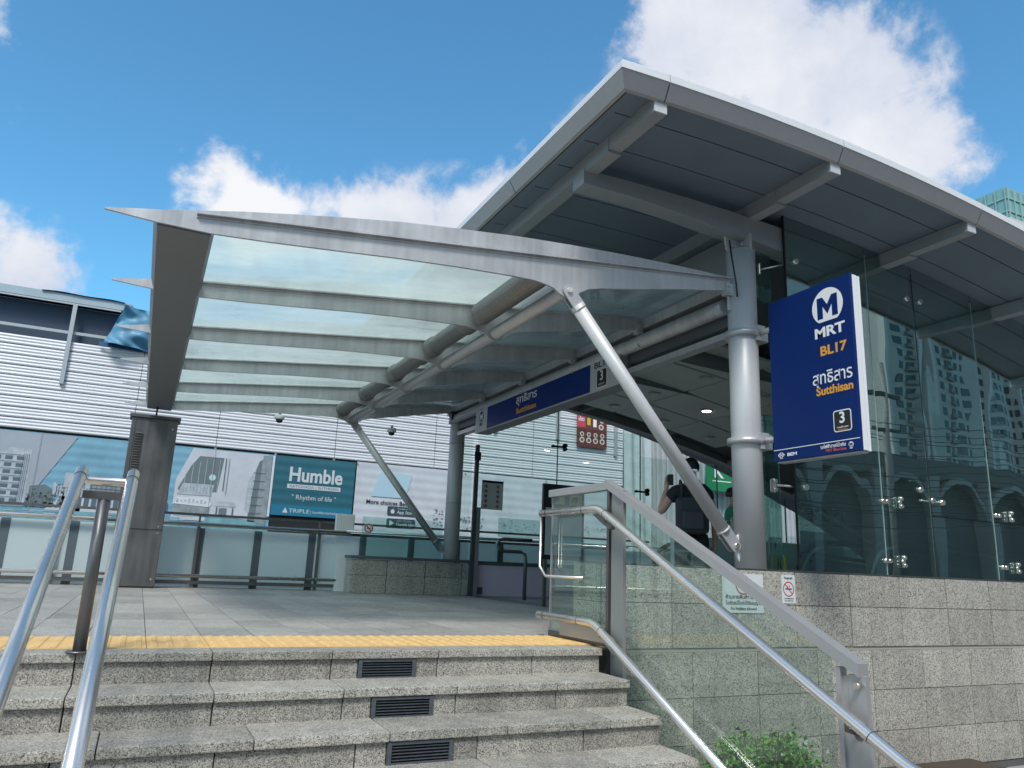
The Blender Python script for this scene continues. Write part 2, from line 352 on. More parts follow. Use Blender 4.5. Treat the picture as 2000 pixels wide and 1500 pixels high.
# steps
stairs = thing('stairs', 'speckled granite steps with dark joints rising to the platform', 'stairs')
R_, T_ = .15, .32
SX1 = 2.81; SL = .627
random.seed(3)
NOS = .045
for i in range(7):
    yn = 4.40 - T_ * i; z = -R_ * i
    ydeep = 4.60 if i == 0 else yn + T_ + .03
    k = 0; x1 = .418 + SL * 3 + (0 if i < 9 else 0)
    joints = [SX1] + [.418 + SL * q for q in range(3, -7, -1)]
    if i == 2: joints = [SX1] + [.418 + .16 + SL * q for q in range(3, -7, -1)]
    zt = z + .001 * (i == 0)
    for a, b in zip(joints[1:], joints[:-1]):
        if b - a < .1: continue
        j = random.uniform(-.0015, .0015)
        MB().bbox(a + .0022, b - .0022, yn + j, ydeep, z - NOS, z + random.uniform(-.0012, .0006), .006).build('tread_slab', G_TREAD_LIT, stairs)
    # risers
    rj = [SX1 - .012] + [.418 + SL * q for q in range(3, -7, -1)]
    gx = 1.368
    for a, b in zip(rj[1:], rj[:-1]):
        segs = [(a, b)]
        if a < gx < b: segs = [(a, gx - .17), (gx + .17, b)]
        for p, q in segs:
            if q - p > .03:
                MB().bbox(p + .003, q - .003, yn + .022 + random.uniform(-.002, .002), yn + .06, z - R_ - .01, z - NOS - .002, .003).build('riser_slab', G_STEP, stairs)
    # ventilation grille
    g = MB().box(gx - .155, gx + .155, yn + .05, yn + .06, z - R_ + .004, z - NOS - .006).build('vent_grille', M_DARK, stairs)
    mg = mat('grille_iron', (.11, .125, .14), .5, .5, var=.4, vscale=30)
    MB().box(gx - .17, gx - .148, yn + .008, yn + .05, z - R_, z - NOS - .004).box(gx + .148, gx + .17, yn + .008, yn + .05, z - R_, z - NOS - .004).box(gx - .15, gx + .15, yn + .01, yn + .05, z - NOS - .018, z - NOS - .004).box(gx - .15, gx + .15, yn + .01, yn + .05, z - R_, z - R_ + .008).build('grille_frame', mg, g)
    for q in range(5):
        zz = z - R_ + .017 + q * .0145
        MB().prism([(yn + .012, zz), (yn + .016, zz - .003), (yn + .04, zz + .006), (yn + .036, zz + .009)], 0, gx - .146, gx + .146).build('slat', mg, g)
core = [(4.62, ZG - .05)]
pts = [(4.62, -.04)]
for i in range(7):
    yn = 4.40 - T_ * i; pts += [(yn + .062, -R_ * i - .04), (yn + .062, -R_ * (i + 1) - .04)]
pts += [(4.40 - T_ * 6 + .062, ZG - .05), (4.62, ZG - .05)]
o = MB().prism(pts, 0, -14, SX1 - .004).build('stair_core', mat('stair_mortar', (.10, .098, .09), .9, var=.3, vscale=6), stairs)

# ================================================================== near granite wall
def tiled_wall(name, label, x0, x1, yf, yb, rows, jx, mat_, parent=None, end=True):
    w = thing(name, label, 'wall', (x0, yf, 0))
    dx = Vector((x0, yf, 0))
    MB().box(.012, x1 - x0, .018, yb - yf - .012, rows[-1][0] - .05, rows[0][1] - .006).build('wall_core', M_JOINT, w)
    for (z0, z1, off, sp) in rows:
        if z1 - z0 < .08:
            MB().box(0.0, x1 - x0, .008, .02, z0, z1).build('groove_strip', mat('groove', (.34, .325, .28), .8), w); continue
        xs = [x0] + [off + sp * k for k in range(-8, 40) if x0 + .03 < off + sp * k < x1 - .03] + [x1]
        for a, b in zip(xs[:-1], xs[1:]):
            MB().bbox(a + .0052 - x0, b - .0052 - x0, 0 + random.uniform(-.002, .002), .02, z0 + .0026, z1 - .0026, .002).build('tile', mat_, w)
        if end:   # end face, left
            MB().bbox(-.0005, .02, .024, yb - yf - .002, z0 + .0022, z1 - .0022, .0015).build('tile', mat_, w)
    return w
NW = tiled_wall('granite_wall', 'long speckled granite wall under the station glass, right of the stairs', 3.0, 15.0, 4.78, 5.12,
    [(.275, .545, 3.66, .628), (-.05, .275, 3.66, .628), (-.078, -.05, 0, 1), (-.40, -.078, 3.846, .64), (-.725, -.40, 3.846, .64), (-1.05, -.725, 3.846, .64)], None, G_WALL)
MB().box(0, 12, -.004, .344, .546, .556).build('coping', M_BRUSH, NW)

FW_ = tiled_wall('low_granite_wall', 'low granite wall with metal coping at the far side of the doorway', 2.93, 4.86, 11.70, 12.05, [(.27, .51, 3.5, .628), (0.0, .27, 3.5, .628)], None, G_WALL)
MB().bbox(-.02, 1.94, -.02, .37, .512, .56, .006).build('coping', mat('coping_dark', (.12, .13, .13), .5, .3), FW_)
LW = thing('lilac_wall', 'lilac painted low wall behind the queue rail inside the doorway', 'wall', (4.99, 11.72, 0))
MB().box(0, 1.5, 0, .3, 0, .49).box(1.503, 9.0, 0.001, .3, 0, .49).build('panel', M_LILAC, LW)
MB().box(-.005, 9.0, -.015, .31, .492, .555).build('coping', mat('coping_dark'), LW)
MB().box(.06, .14, -.03, -.001, .03, .14).build('socket', M_BRUSH, LW)

# ================================================================== roof
def A(x): return -(x - 3.9) ** 2 / 48.0
def arch(z0): return lambda x: z0 + A(x)
XL, XR = 2.57, 20.5
YF, YB = 3.88, 13.0
roof = thing('main_roof', 'large arched grey metal roof with joint lines over the station entrance', 'roof', (4.6, 4.95, 3.8))
def R0(mb): # shift to roof origin
    mb.v = [(x - 4.6, y - 4.95, z - 3.8) for x, y, z in mb.v]; return mb
def arc_strip(prof, xa, xb, n, mb=None):
    """closed (y,z) profile extruded along x following the arch"""
    mb = mb or MB(); m = len(prof); vs = []
    for i in range(n + 1):
        x = xa + (xb - xa) * i / n
        for (y, z) in prof: vs.append((x, y, z + A(x)))
    fs = [(i * m + j, i * m + (j + 1) % m, (i + 1) * m + (j + 1) % m, (i + 1) * m + j) for i in range(n) for j in range(m)]
    fs += [tuple(range(m)), tuple(n * m + j for j in range(m - 1, -1, -1))]
    return mb.add(vs, fs, False)
RJ = [2.93 - .0, 4.66, 6.39, 8.12, 9.85, 11.58, 13.3, 15.0, 16.8, 18.6, XR]
# soffit panels: long boards along x, joints every .43 m in y, broken at the rafters
ys = [YF + .02] + [4.20 + .43 * k for k in range(0, 21)] + [YB - .02]
xsp = [XL + .14] + RJ
for a, b in zip(xsp[:-1], xsp[1:]):
    if a > 13: continue
    for c, d in zip(ys[:-1], ys[1:]):
        n = 1 if b - a < .5 else 3
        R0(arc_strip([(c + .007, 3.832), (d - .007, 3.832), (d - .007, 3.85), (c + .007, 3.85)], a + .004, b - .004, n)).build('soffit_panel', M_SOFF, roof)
R0(arc_strip([(YF + .02, 3.855), (YB - .02, 3.855), (YB - .02, 3.97), (YF + .02, 3.97)], XL + .05, XR, 14)).build('roof_deck', mat('roof_deck_metal', (.12, .13, .15), .6, .3), roof)
MB().box(0, .03, 0, 7, 0, .03)
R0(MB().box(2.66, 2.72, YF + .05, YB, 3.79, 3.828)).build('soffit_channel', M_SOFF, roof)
# fascia, front run along the arch, in lengths with open joints
XC = 2.60      # x of the inner lip corner; profiles are (outward offset, height) and meet in a mitre
fpro = [(-.03, 3.80), (0.0, 3.805), (.06, 3.915), (.055, 3.925), (-.03, 3.925)]
tpro = [(.064, 3.918), (.060, 3.978), (.045, 3.995), (-.05, 4.0), (-.05, 3.93)]
def edge_run(pro, axis, a, b, n, mitre, name, m):
    mb = MB(); k = len(pro); vs = []
    for i in range(n + 1):
        for o, z in pro:
            s0 = (XC if axis == 0 else YF) - o if mitre else a
            p = s0 + (b - s0) * i / n
            if axis == 0: vs.append((p, YF - o, z + A(max(p, XC - .06))))
            else: vs.append((XC - o, p, z + A(XC - o)))
    fs = [(i * k + j, i * k + (j + 1) % k, (i + 1) * k + (j + 1) % k, (i + 1) * k + j) for i in range(n) for j in range(k)] + [tuple(range(k)), tuple(n * k + j for j in range(k - 1, -1, -1))]
    mb.add(vs, fs); R0(mb).build(name, m, roof)
fj = [XC] + [j + .02 for j in RJ]
for q, (a, b) in enumerate(zip(fj[:-1], fj[1:])):
    if a > 15: break
    edge_run(fpro, 0, a + .006, b - .006, 4, q == 0, 'fascia', M_FASC)
    edge_run(tpro, 0, a + .004, b - .004, 4, q == 0, 'edge_trim', M_FTOP)
lj = [YF, 5.62, 7.36, 9.1, 10.84, YB]
for q, (a, b) in enumerate(zip(lj[:-1], lj[1:])):
    edge_run(fpro, 1, a + .006, b - .006, 1, q == 0, 'fascia', M_FASC)
    edge_run(tpro, 1, a + .004, b - .004, 1, q == 0, 'edge_trim', M_FTOP)
# rafters along y
for k, xr in enumerate([2.93, 4.67, 6.37, 8.10, 9.85, 11.58]):
    w = .055; zt = 3.835 + A(xr); h = .115
    R0(MB().box(xr - w, xr + w, 3.915, 4.50, zt - h, zt - .002)).build('rafter', M_GIRD, roof)
    R0(MB().box(xr - w - .004, xr + w + .004, 4.502, 12.4, zt - h - .022, zt - .003)).build('rafter', M_GIRD, roof)
    c = R0(MB().box(xr - w, xr + w, 3.905, 3.914, zt - h, zt - .002)).build('rafter_end_cap', mat('end_cap_light', (.62, .62, .63), .35, .3, var=.2, vscale=20), roof)
# girders along x on both column lines
def girder(y0, y1, sgn, name):
    mb = MB(); n = 26; xa, xb = 2.86, 16.5; vs = []
    for i in range(n + 1):
        x = xa + (xb - xa) * i / n; zt = 3.715 + A(x) * .92 + .0; s = min(1, max(0, (x - 2.86) / 2.4)); d = .125 + .115 * (s * s * (3 - 2 * s))
        vs += [(x, y0, zt), (x, y1, zt), (x, y1, zt - d), (x, y0, zt - d)]
    fs = [(i * 4 + j, i * 4 + (j + 1) % 4, (i + 1) * 4 + (j + 1) % 4, (i + 1) * 4 + j) for i in range(n) for j in range(4)] + [(0, 1, 2, 3), (n * 4 + 3, n * 4 + 2, n * 4 + 1, n * 4)]
    mb.add(vs, fs); return R0(mb).build(name, M_GIRD, roof)
girder(4.85, 5.03, 1, 'girder')
girder(11.76, 11.94, 1, 'girder')

# ================================================================== columns
def column(x, y, z0, z1, r, label, collars):
    c = thing('column', label, 'column', (x, y, z0), 'round silver columns of the entrance')
    MB().tube([(0, 0, 0), (0, 0, z1 - z0)], r, 40).build('shaft', M_COL, c)
    mb = MB()
    mb.prism([(-.19, .175), (-.165, .0), (-.14, -.02), (.14, -.02), (.165, .0), (.19, .175)], 1, -.012, .012)
    o = mb.build('head_plate', M_ALU, c, (0, 0, z1 - z0))
    o2 = MB().box(-.012, .012, -.14, .14, -.02, .14).tube([(-.02, 0, .08), (.03, 0, .08)], .02, 10).build('head_plate', M_ALU, c, (0, 0, z1 - z0))
    o3 = MB().tube([(0, -.055, .07), (0, -.0, .07)], .026, 12).tube([(.09, -.04, .03), (.09, 0, .03)], .012, 8).tube([(-.09, -.04, .03), (-.09, 0, .03)], .012, 8).build('pin', M_ALU, c, (0, 0, z1 - z0))
    for z in collars:
        MB().tube([(0, 0, -.028), (0, 0, -.026), (0, 0, .026), (0, 0, .028)], [r, r + .035, r + .035, r], 40).build('collar', M_ALU, c, (0, 0, z - z0))
        MB().bbox(r - .02, r + .055, -.12, .0, -.065, .065, .006).tube([(r + .05, -.03, .04), (r + .065, -.03, .04)], .012, 8).tube([(r + .05, -.03, -.04), (r + .065, -.03, -.04)], .012, 8).tube([(r + .05, -.095, .04), (r + .065, -.095, .04)], .012, 8).tube([(r + .05, -.095, -.04), (r + .065, -.095, -.04)], .012, 8).build('clamp', M_ALU, c, (0, 0, z - z0))
    return c
COLX, Y0, YSP = 4.60, 4.95, 1.38
Y5 = Y0 + 5 * YSP
cn = column(COLX, Y0, .556, 3.385, .128, 'thick silver column on the near granite wall, behind the blue station sign', [2.585, 1.62])
cf = column(COLX, Y5, .56, 3.385, .128, 'grey round column on the far low granite wall', [])
MB().tube([(0, 0, .9), (0, 0, .92)], .131, 24).tube([(0, 0, 1.9), (0, 0, 1.92)], .131, 24).build('seam', M_ALU_D, cf)
MB().tube([(0, -.13, 2.35), (-.12, -.16, 2.35)], .04).box(-.2, -.1, -.2, -.12, 2.28, 2.42).build('cable_box', M_DARK, cf)
tb_ = MB().tube([(-.16, -.04, 2.9), (-.2, -.1, 2.75), (-.17, -.12, 2.45), (-.125, -.08, 2.35)], .008, 8).build('cable', M_DARK, cn)

# ================================================================== canopy
can = thing('glass_canopy', 'glass entrance canopy on pointed silver ribs in front of the station roof', 'canopy', (2.8, Y0, 2.6))
def C0(mb): mb.v = [(x - 2.8, y - Y0, z - 2.6) for x, y, z in mb.v]; return mb
# rib outlines measured in the xz plane
top = [(-.482, 2.539), (-.30, 2.575), (-.05, 2.625), (.30, 2.705), (.65, 2.772), (1.0, 2.835), (1.4, 2.90), (1.85, 2.955), (2.35, 3.01), (2.8, 3.045), (3.3, 3.075), (3.8, 3.095), (4.2, 3.105), (4.465, 3.11)]
ledge = lambda x: 2.625 + (x - .035) * (3.10 - 2.625) / (4.46 - .035) 
bot = [(-.482, 2.530), (-.183, 2.512), (.133, 2.510), (.5, 2.535), (.95, 2.575), (1.4, 2.617), (1.85, 2.65), (2.3, 2.672), (2.48, 2.676), (2.58, 2.665), (2.66, 2.645), (2.72, 2.605), (2.78, 2.585), (2.85, 2.60), (2.90, 2.655), (2.98, 2.70), (3.10, 2.73), (3.4, 2.785), (3.9, 2.885), (4.465, 2.985)]
def rib_mesh():
    mb = MB()
    outline = bot + top[::-1]
    # polygon strip (upper and lower chains) extruded in y
    xs = sorted(set([p[0] for p in bot] + [p[0] for p in top]))
    def ip(ch, x):
        for (a, b), (c, d) in zip(ch[:-1], ch[1:]):
            if a <= x <= c: return b + (d - b) * (x - a) / max(c - a, 1e-9)
        return ch[-1][1]
    n = len(xs); w = .011; vs = []
    for x in xs:
        zb, zt = ip(bot, x), ip(top, x)
        vs += [(x, -w, zb), (x, -w, zt), (x, w, zt), (x, w, zb)]
    fs = [(i * 4 + j, i * 4 + (j + 1) % 4, (i + 1) * 4 + (j + 1) % 4, (i + 1) * 4 + j) for i in range(n - 1) for j in range(4)] + [(0, 1, 2, 3), (n * 4 - 1, n * 4 - 2, n * 4 - 3, n * 4 - 4)]
    mb.add(vs, fs)
    return mb
rm = C0(rib_mesh()); rib_me = rm.mesh('rib', M_ALU_D)
# ledge (glazing bar) along the rib
def ledge_mb():
    mb = MB(); xa, xb = .035, 4.44; za, zb_ = ledge(xa), ledge(xb)
    mb.add([(xa, -.045, za - .012), (xb, -.045, zb_ - .012), (xb, .045, zb_ - .012), (xa, .045, za - .012), (xa, -.045, za), (xb, -.045, zb_), (xb, .045, zb_), (xa, .045, za)],
           [(3, 2, 1, 0), (4, 5, 6, 7), (0, 1, 5, 4), (1, 2, 6, 5), (2, 3, 7, 6), (3, 0, 4, 7)])
    mb.add([(xa, -.018, za - .03), (xb, -.018, zb_ - .03), (xb, .018, zb_ - .03), (xa, .018, za - .03), (xa, -.018, za - .012), (xb, -.018, zb_ - .012), (xb, .018, zb_ - .012), (xa, .018, za - .012)],
           [(3, 2, 1, 0), (4, 5, 6, 7), (0, 1, 5, 4), (1, 2, 6, 5), (2, 3, 7, 6), (3, 0, 4, 7)])
    return mb
led_me = C0(ledge_mb()).mesh('glazing_bar', M_ALU_D)
brk = C0(MB().box(4.40, 4.475, -.035, .035, 2.93, 3.04).box(4.43, 4.478, -.004, .004, 2.80, 2.94).tube([(4.43, -.05, 3.01), (4.43, -.03, 3.01)], .013, 8).tube([(4.43, -.05, 2.955), (4.43, -.03, 2.955)], .013, 8)).mesh('rib_bracket', M_ALU)
for i in range(6):
    pass
for i in range(6):
    # meshes carry y offset -Y0 from C0, so place at Y0 + i*YSP
    r = link('rib', rib_me, can, (0, Y0 + i * YSP, 0))
    link('glazing_bar', led_me, can, (0, Y0 + i * YSP, 0))
    link('rib_bracket', brk, can, (0, Y0 + i * YSP, 0))
# glass panes between ribs
for i in range(5):
    ya, yb = Y0 + i * YSP + .02, Y0 + (i + 1) * YSP - .02
    xa, xb = .05, 4.43; za, zb_ = ledge(xa) + .004, ledge(xb) + .004
    C0(MB().add([(xa, ya, za), (xb, ya, zb_), (xb, yb, zb_), (xa, yb, za), (xa, ya, za + .014), (xb, ya, zb_ + .014), (xb, yb, zb_ + .014), (xa, yb, za + .014)],
        [(3, 2, 1, 0), (4, 5, 6, 7), (0, 1, 5, 4), (1, 2, 6, 5), (2, 3, 7, 6), (3, 0, 4, 7)])).build('canopy_pane', GL_CANOPY, can)
# gutter plate
M_GUT = mat('gutter_steel', (.175, .185, .19), .5, .35, var=.14, vscale=2, streak=.05)
C0(MB().add([(-.183, Y0 + .012, 2.500), (.133, Y0 + .012, 2.500), (.133, Y5 + .1, 2.500), (-.183, Y5 + .1, 2.500), (-.215, Y0 + .012, 2.60), (.16, Y0 + .012, 2.60), (.16, Y5 + .1, 2.60), (-.215, Y5 + .1, 2.60)],
    [(3, 2, 1, 0), (4, 5, 6, 7), (0, 1, 5, 4), (1, 2, 6, 5), (2, 3, 7, 6), (3, 0, 4, 7)])).build('gutter', M_GUT, can)
C0(MB().tube([(-.05, 11.75, 2.5), (-.05, 11.75, 2.36)], .012, 8)).build('downpipe', M_DARK, can)
# rail tube joining the ribs above the struts, and ribbed sleeves
C0(MB().tube([(2.79, Y0 + .02, 2.66), (2.79, Y5, 2.675)], .062, 24)).build('tie_tube', M_ALU, can)
for i in range(5):
    ya, yb = Y0 + i * YSP + .06, Y0 + (i + 1) * YSP - .06
    mb = MB(); pts = []; rr = []
    n = 46; xs0, zs0 = 2.60, 2.80
    for k in range(n + 1):
        t = k / n; yy = ya + (yb - ya) * t
        ribbed = (i == 0) or t < .22 or t > .86
        pts.append((xs0, yy, zs0)); rr.append(.094 + (.016 if (k % 2 and ribbed) else 0))
    mb.tube(pts, rr, 22); mb.sm = [False] * len(mb.f)
    C0(mb).build('duct_sleeve', mat('duct_galvanised', (.22, .22, .215), .45, .6, var=.25, vscale=12), can)
# struts
def strut(y, xb, zb, xt, zt, label):
    s = thing('strut', label, 'strut', (xb, y, zb), 'diagonal tube struts holding the canopy')
    d = Vector((xt - xb, 0, zt - zb)); L = d.length; u = d.normalized()
    MB().tube([u * .16, u * (L - .13)], .056, 28).build('tube', M_COL, s)
    for t, nm in ((0, 0), (L, 1)):
        c = u * t; sgn = 1 if nm == 0 else -1; a = u * sgn
        perp = Vector((-a.z, 0, a.x)); pl = []
        for k in range(9):
            th = PI / 2 + PI * k / 8; pl.append((c + (a * math.cos(th) + perp * math.sin(th)) * .052))
        e1 = c + a * .17 - perp * .056; e2 = c + a * .17 + perp * .056
        out = [(p.x, p.z) for p in pl] + [(e1.x, e1.z), (e2.x, e2.z)]
        for off in (-.03, .018):
            MB().prism(out, 1, off, off + .012).build('fork_plate', M_ALU, s)
        MB().tube([(c.x, -.05, c.z), (c.x, .04, c.z)], .021, 14).build('pin', M_STEEL, s)
        MB().tube([c + a * .155, c + a * .175], .058, 28).build('end_cap', M_COL, s)
    # gusset on the column
    MB().prism([(-.0, .055), (.055, .10), (.062, -.16), (.01, -.04)], 1, -.012, .006).build('gusset', M_WHITE, s)
    return s
strut(Y0, 4.425, .735, 2.79, 2.645, 'near silver strut from the column foot up to the front rib')
strut(Y5, 4.425, .72, 2.79, 2.645, 'far grey strut behind the Humble banner side of the doorway' .replace('Humble banner', 'far'))

# ================================================================== header beam + tubes between the columns
hd = thing('door_header', 'dark header beam and tube running between the two columns above the doorway', 'beam', (4.6, Y0, 2.9))
def H0(mb): mb.v = [(x - 4.6, y - Y0, z - 2.9) for x, y, z in mb.v]; return mb
H0(MB().tube([(4.50, Y0 + .1, 2.87), (4.50, Y5, 2.87)], .075, 22)).build('tube', M_ALU_D, hd)
H0(MB().box(4.48, 4.60, Y0 + .1, Y5, 3.0, 3.10)).build('channel', M_ALU_D, hd)
H0(MB().box(4.56, 4.72, Y0 + .13, Y5, 2.70, 2.97)).build('shutter_box', mat('shutter_box_grey', (.11, .12, .13), .5, .4), hd)
H0(MB().box(4.53, 4.60, Y0 + .13, Y5, 2.60, 2.66)).box(0, 0, 0, 0, 0, 0)
H0(MB().box(4.54, 4.66, Y0 + .13, Y5 - .1, 2.59, 2.65)).build('shutter_rail', M_ALU, hd)
H0(MB().box(4.64, 4.70, Y0 + .13, Y5, 3.105, 3.62)).build('upper_panel', mat('upper_panel', (.24, .25, .26), .5, .3, var=.1), hd)
# door jamb by the lilac wall
jb = thing('door_post', 'dark steel door post at the far end of the doorway', 'post', (4.92, 11.66, 0))
MB().box(-.045, .015, -.03, .03, 0, 2.46).build('post', mat('post_dark', (.10, .105, .105), .45, .5), jb)
MB().box(.017, .085, -.03, .03, .0, 1.42).build('side_plate', mat('jamb_grey', (.30, .29, .30), .5, .3), jb)
MB().box(-.075, .035, -.05, -.031, 2.2, 2.34).build('sensor', M_DARK, jb)

# ================================================================== header sign (blue)
hs = thing('header_sign', 'long blue station name sign with white ends over the doorway', 'sign', (4.45, 8.7, 2.655))
yA, yB, yC, yD, zb_, zt_ = 6.70, 7.30, 10.26, 10.70, 2.47, 2.845
def S0(mb): mb.v = [(x - 4.45, y - 8.7, z - 2.655) for x, y, z in mb.v]; return mb
S0(MB().box(4.456, 4.66, yA, yD, zb_, zt_)).build('sign_box', mat('sign_box_grey', (.30, .30, .31), .5, .3), hs)
S0(MB().box(4.446, 4.4555, yB + .001, yC - .001, zb_ + .02, zt_)).build('blue_panel', M_NAVY2, hs)
S0(MB().box(4.4445, 4.4557, yB + .001, yC - .001, zb_, zb_ + .019)).build('lower_trim', mat('trim_grey', (.42, .42, .43), .5), hs)
S0(MB().box(4.444, 4.455, yC, yD, zb_, zt_)).build('end_panel', mat('end_panel_grey', (.50, .51, .53), .5), hs)
S0(MB().box(4.444, 4.455, yA, yB, zb_, zt_)).build('end_panel', mat('end_panel_grey'), hs)
TXX = 4.4415 - 4.45
text('สุทธิสาร', .15, M_TXTW, hs, (TXX, 8.95 - 8.7, 2.735 - 2.655), '-X', .012, width=.62)
text('Sutthisan', .105, M_TXTO, hs, (TXX, 8.95 - 8.7, 2.58 - 2.655), '-X', .03, width=.60)
def mlogo(parent, loc, r, face, mw, mb_, eps=.0015):
    """white disc cut flat at the foot with a blue M; local plane X: u right, v up"""
    def place(mb):
        out = []
        for u, w, v in mb.v:
            out.append((w, -u, v) if face == '-X' else (u, w, v))
        mb.v = out; return mb
    n = 40; cut = -r * .80; pts = []
    for k in range(n):
        a = 2 * PI * k / n; x, z = r * math.cos(a), r * math.sin(a)
        pts.append((x, max(z, cut)))
    d = place(MB().prism(pts, 1, -eps, 0)).build('logo_disc', mw, parent, loc)
    s = r
    M = [(-.72, -.86), (-.72, .50), (-.40, .50), (0, -.02), (.40, .50), (.72, .50), (.72, -.86), (.34, -.86), (.34, -.12), (0, -.58), (-.34, -.12), (-.34, -.86)]
    mb2 = MB()
    quads = [[(-.66, -.62), (-.66, .56), (-.30, .56), (-.30, -.62)], [(.66, -.62), (.30, -.62), (.30, .56), (.66, .56)], [(-.30, .56), (0, .10), (0, -.42), (-.30, .05)], [(.30, .56), (.30, .05), (0, -.42), (0, .10)]]
    for q in quads: mb2.prism([(a * s, b * s) for a, b in q], 1, -2 * eps, -eps * .98)
    place(mb2).build('logo_m', mb_, d)
    return d
mlogo(hs, (4.4435 - 4.45, 10.48 - 8.7, 2.70 - 2.655), .085, '-X', M_NAVY2, M_TXTW)
text('MRT', .06, M_NAVY2, hs, (TXX, 10.48 - 8.7, 2.585 - 2.655), '-X', .03)
text('BL17', .10, M_BLACK, hs, (TXX, 7.05 - 8.7, 2.775 - 2.655), '-X', .01, width=.32)
def rounded(w, h, r, n=5):
    pts = []
    for cx, cz, a0 in ((w / 2 - r, h / 2 - r, 0), (-w / 2 + r, h / 2 - r, PI / 2), (-w / 2 + r, -h / 2 + r, PI), (w / 2 - r, -h / 2 + r, 1.5 * PI)):
        for k in range(n + 1): a = a0 + PI / 2 * k / n; pts.append((cx + r * math.cos(a), cz + r * math.sin(a)))
    return pts
def number_box(parent, loc, w, h, num, border, face='-X'):
    def P(mb):
        mb.v = [(ww, -u, v) if face == '-X' else (u, ww, v) for u, ww, v in mb.v]; return mb
    b = P(MB().prism(rounded(w, h, w * .14), 1, -.001, 0)).build('number_border', border, parent, loc)
    P(MB().prism(rounded(w * .9, h * .9, w * .10), 1, -.002, -.001)).build('number_plate', M_BLACK, b)
    off = (-.0035, 0, h * .12) if face == '-X' else (0, -.0035, h * .12)
    text(num, h * .72, M_TXTW, b, off, face, .02)
    o2 = (-.0035, 0, -h * .30) if face == '-X' else (0, -.0035, -h * .30)
    text('ทางเข้า-ออก', h * .11, M_TXTW, b, o2, face, .0, width=w * .62)
    o3 = (-.0035, 0, -h * .40) if face == '-X' else (0, -.0035, -h * .40)
    text('Entrance', h * .09, M_TXTO, b, o3, face, .0, width=w * .5)
number_box(hs, (4.4435 - 4.45, 7.05 - 8.7, 2.61 - 2.655), .22, .22, '3', M_TXTW)

# ================================================================== projecting station sign
SY0, SY1, SZ0, SZ1, SXX = 4.655, 3.805, 1.42, 2.80, 4.62
ps = thing('station_sign', 'big blue projecting station sign with white M logo fixed to the near column', 'sign', (SXX, 4.23, 2.11))
def P0(mb): mb.v = [(x - SXX, y - 4.23, z - 2.11) for x, y, z in mb.v]; return mb
P0(MB().bbox(SXX, SXX + .03, SY1, SY0, SZ0, SZ1, .003)).build('blue_face', M_NAVY, ps)
P0(MB().bbox(SXX + .031, SXX + .085, SY1 + .004, SY0 - .004, SZ0 + .005, SZ1 - .005, .004)).build('light_box', M_WHITE, ps)
P0(MB().bbox(SXX + .088, SXX + .115, SY1 + .002, SY0 - .004, SZ0, SZ1 - .01, .004)).build('back_plate', M_WHITE, ps)
P0(MB().box(SXX + .02, SXX + .10, SY1 + .02, SY0 - .02, SZ0 - .012, SZ0 - .001)).build('drip_tray', M_ALU_D, ps)
for z in (2.585, 1.62):
    P0(MB().tube([(SXX + .05, SY0 - .005, z), (SXX + .05, 4.83, z)], .027, 14).box(SXX + .0, SXX + .10, 4.80, 4.828, z - .07, z + .07)).build('arm', M_ALU, ps)
def uv(u, v): return (-.0015, (SY0 - .85 * u) - 4.23, (SZ1 - 1.38 * v) - 2.11)
mlogo(ps, uv(.74, .150), .150, '-X', M_TXTW, M_NAVY)
text('MRT', .112, M_TXTW, ps, uv(.745, .300), '-X', .035, width=.29)
text('BL17', .105, M_TXTO, ps, uv(.775, .410), '-X', .03, width=.25)
text('สุทธิสาร', .14, M_TXTW, ps, uv(.745, .565), '-X', .006, width=.375)
text('Sutthisan', .092, M_TXTO, ps, uv(.765, .640), '-X', .028, width=.345)
number_box(ps, uv(.83, .825), .165, .165, '3', M_TXTW)
P0(MB().box(SXX - .002, SXX - .0005, SY1, SY0, SZ1 - 1.38 * .935, SZ1 - 1.38 * .931)).build('divider_line', M_TXTW, ps)
text('รถไฟฟ้าสายสีน้ำเงิน', .04, M_TXTW, ps, uv(.71, .956), '-X', .0, width=.235)
text('MRT Blue Line', .030, M_TXTR, ps, uv(.74, .979), '-X', .01, width=.19)
text('BEM', .036, M_TXTW, ps, uv(.23, .968), '-X', .03, width=.10)
mlogo(ps, uv(.905, .962), .021, '-X', M_TXTW, M_NAVY)
text('MRT', .014, M_TXTW, ps, uv(.905, .982), '-X', .03)
def diamond(parent, loc):
    mb = MB()
    for s_, a, b in ((-1, .0, 0), (1, 0, 0)):
        for (p, q) in (((0.004, .019), (.034, 0)), ((.034, 0), (.004, -.019))):
            p = Vector((p[0] * s_ , p[1])); q = Vector((q[0] * s_, q[1])); d = (q - p).normalized() * .0035; nrm = Vector((-d.y, d.x))
            quad = [p + nrm, q + nrm, q - nrm, p - nrm]; mb.prism([(t.x, t.y) for t in quad], 1, -.001, 0)
        mb.prism([(s_ * .003, .009), (s_ * .016, 0), (s_ * .003, -.009)], 1, -.001, 0)
    mb.v = [(w, -u, v) for u, w, v in mb.v]; return mb.build('operator_logo', M_TXTW, parent, loc)
diamond(ps, uv(.095, .965))
text('MRTA', .012, M_TXTW, ps, uv(.095, .985), '-X', .0)

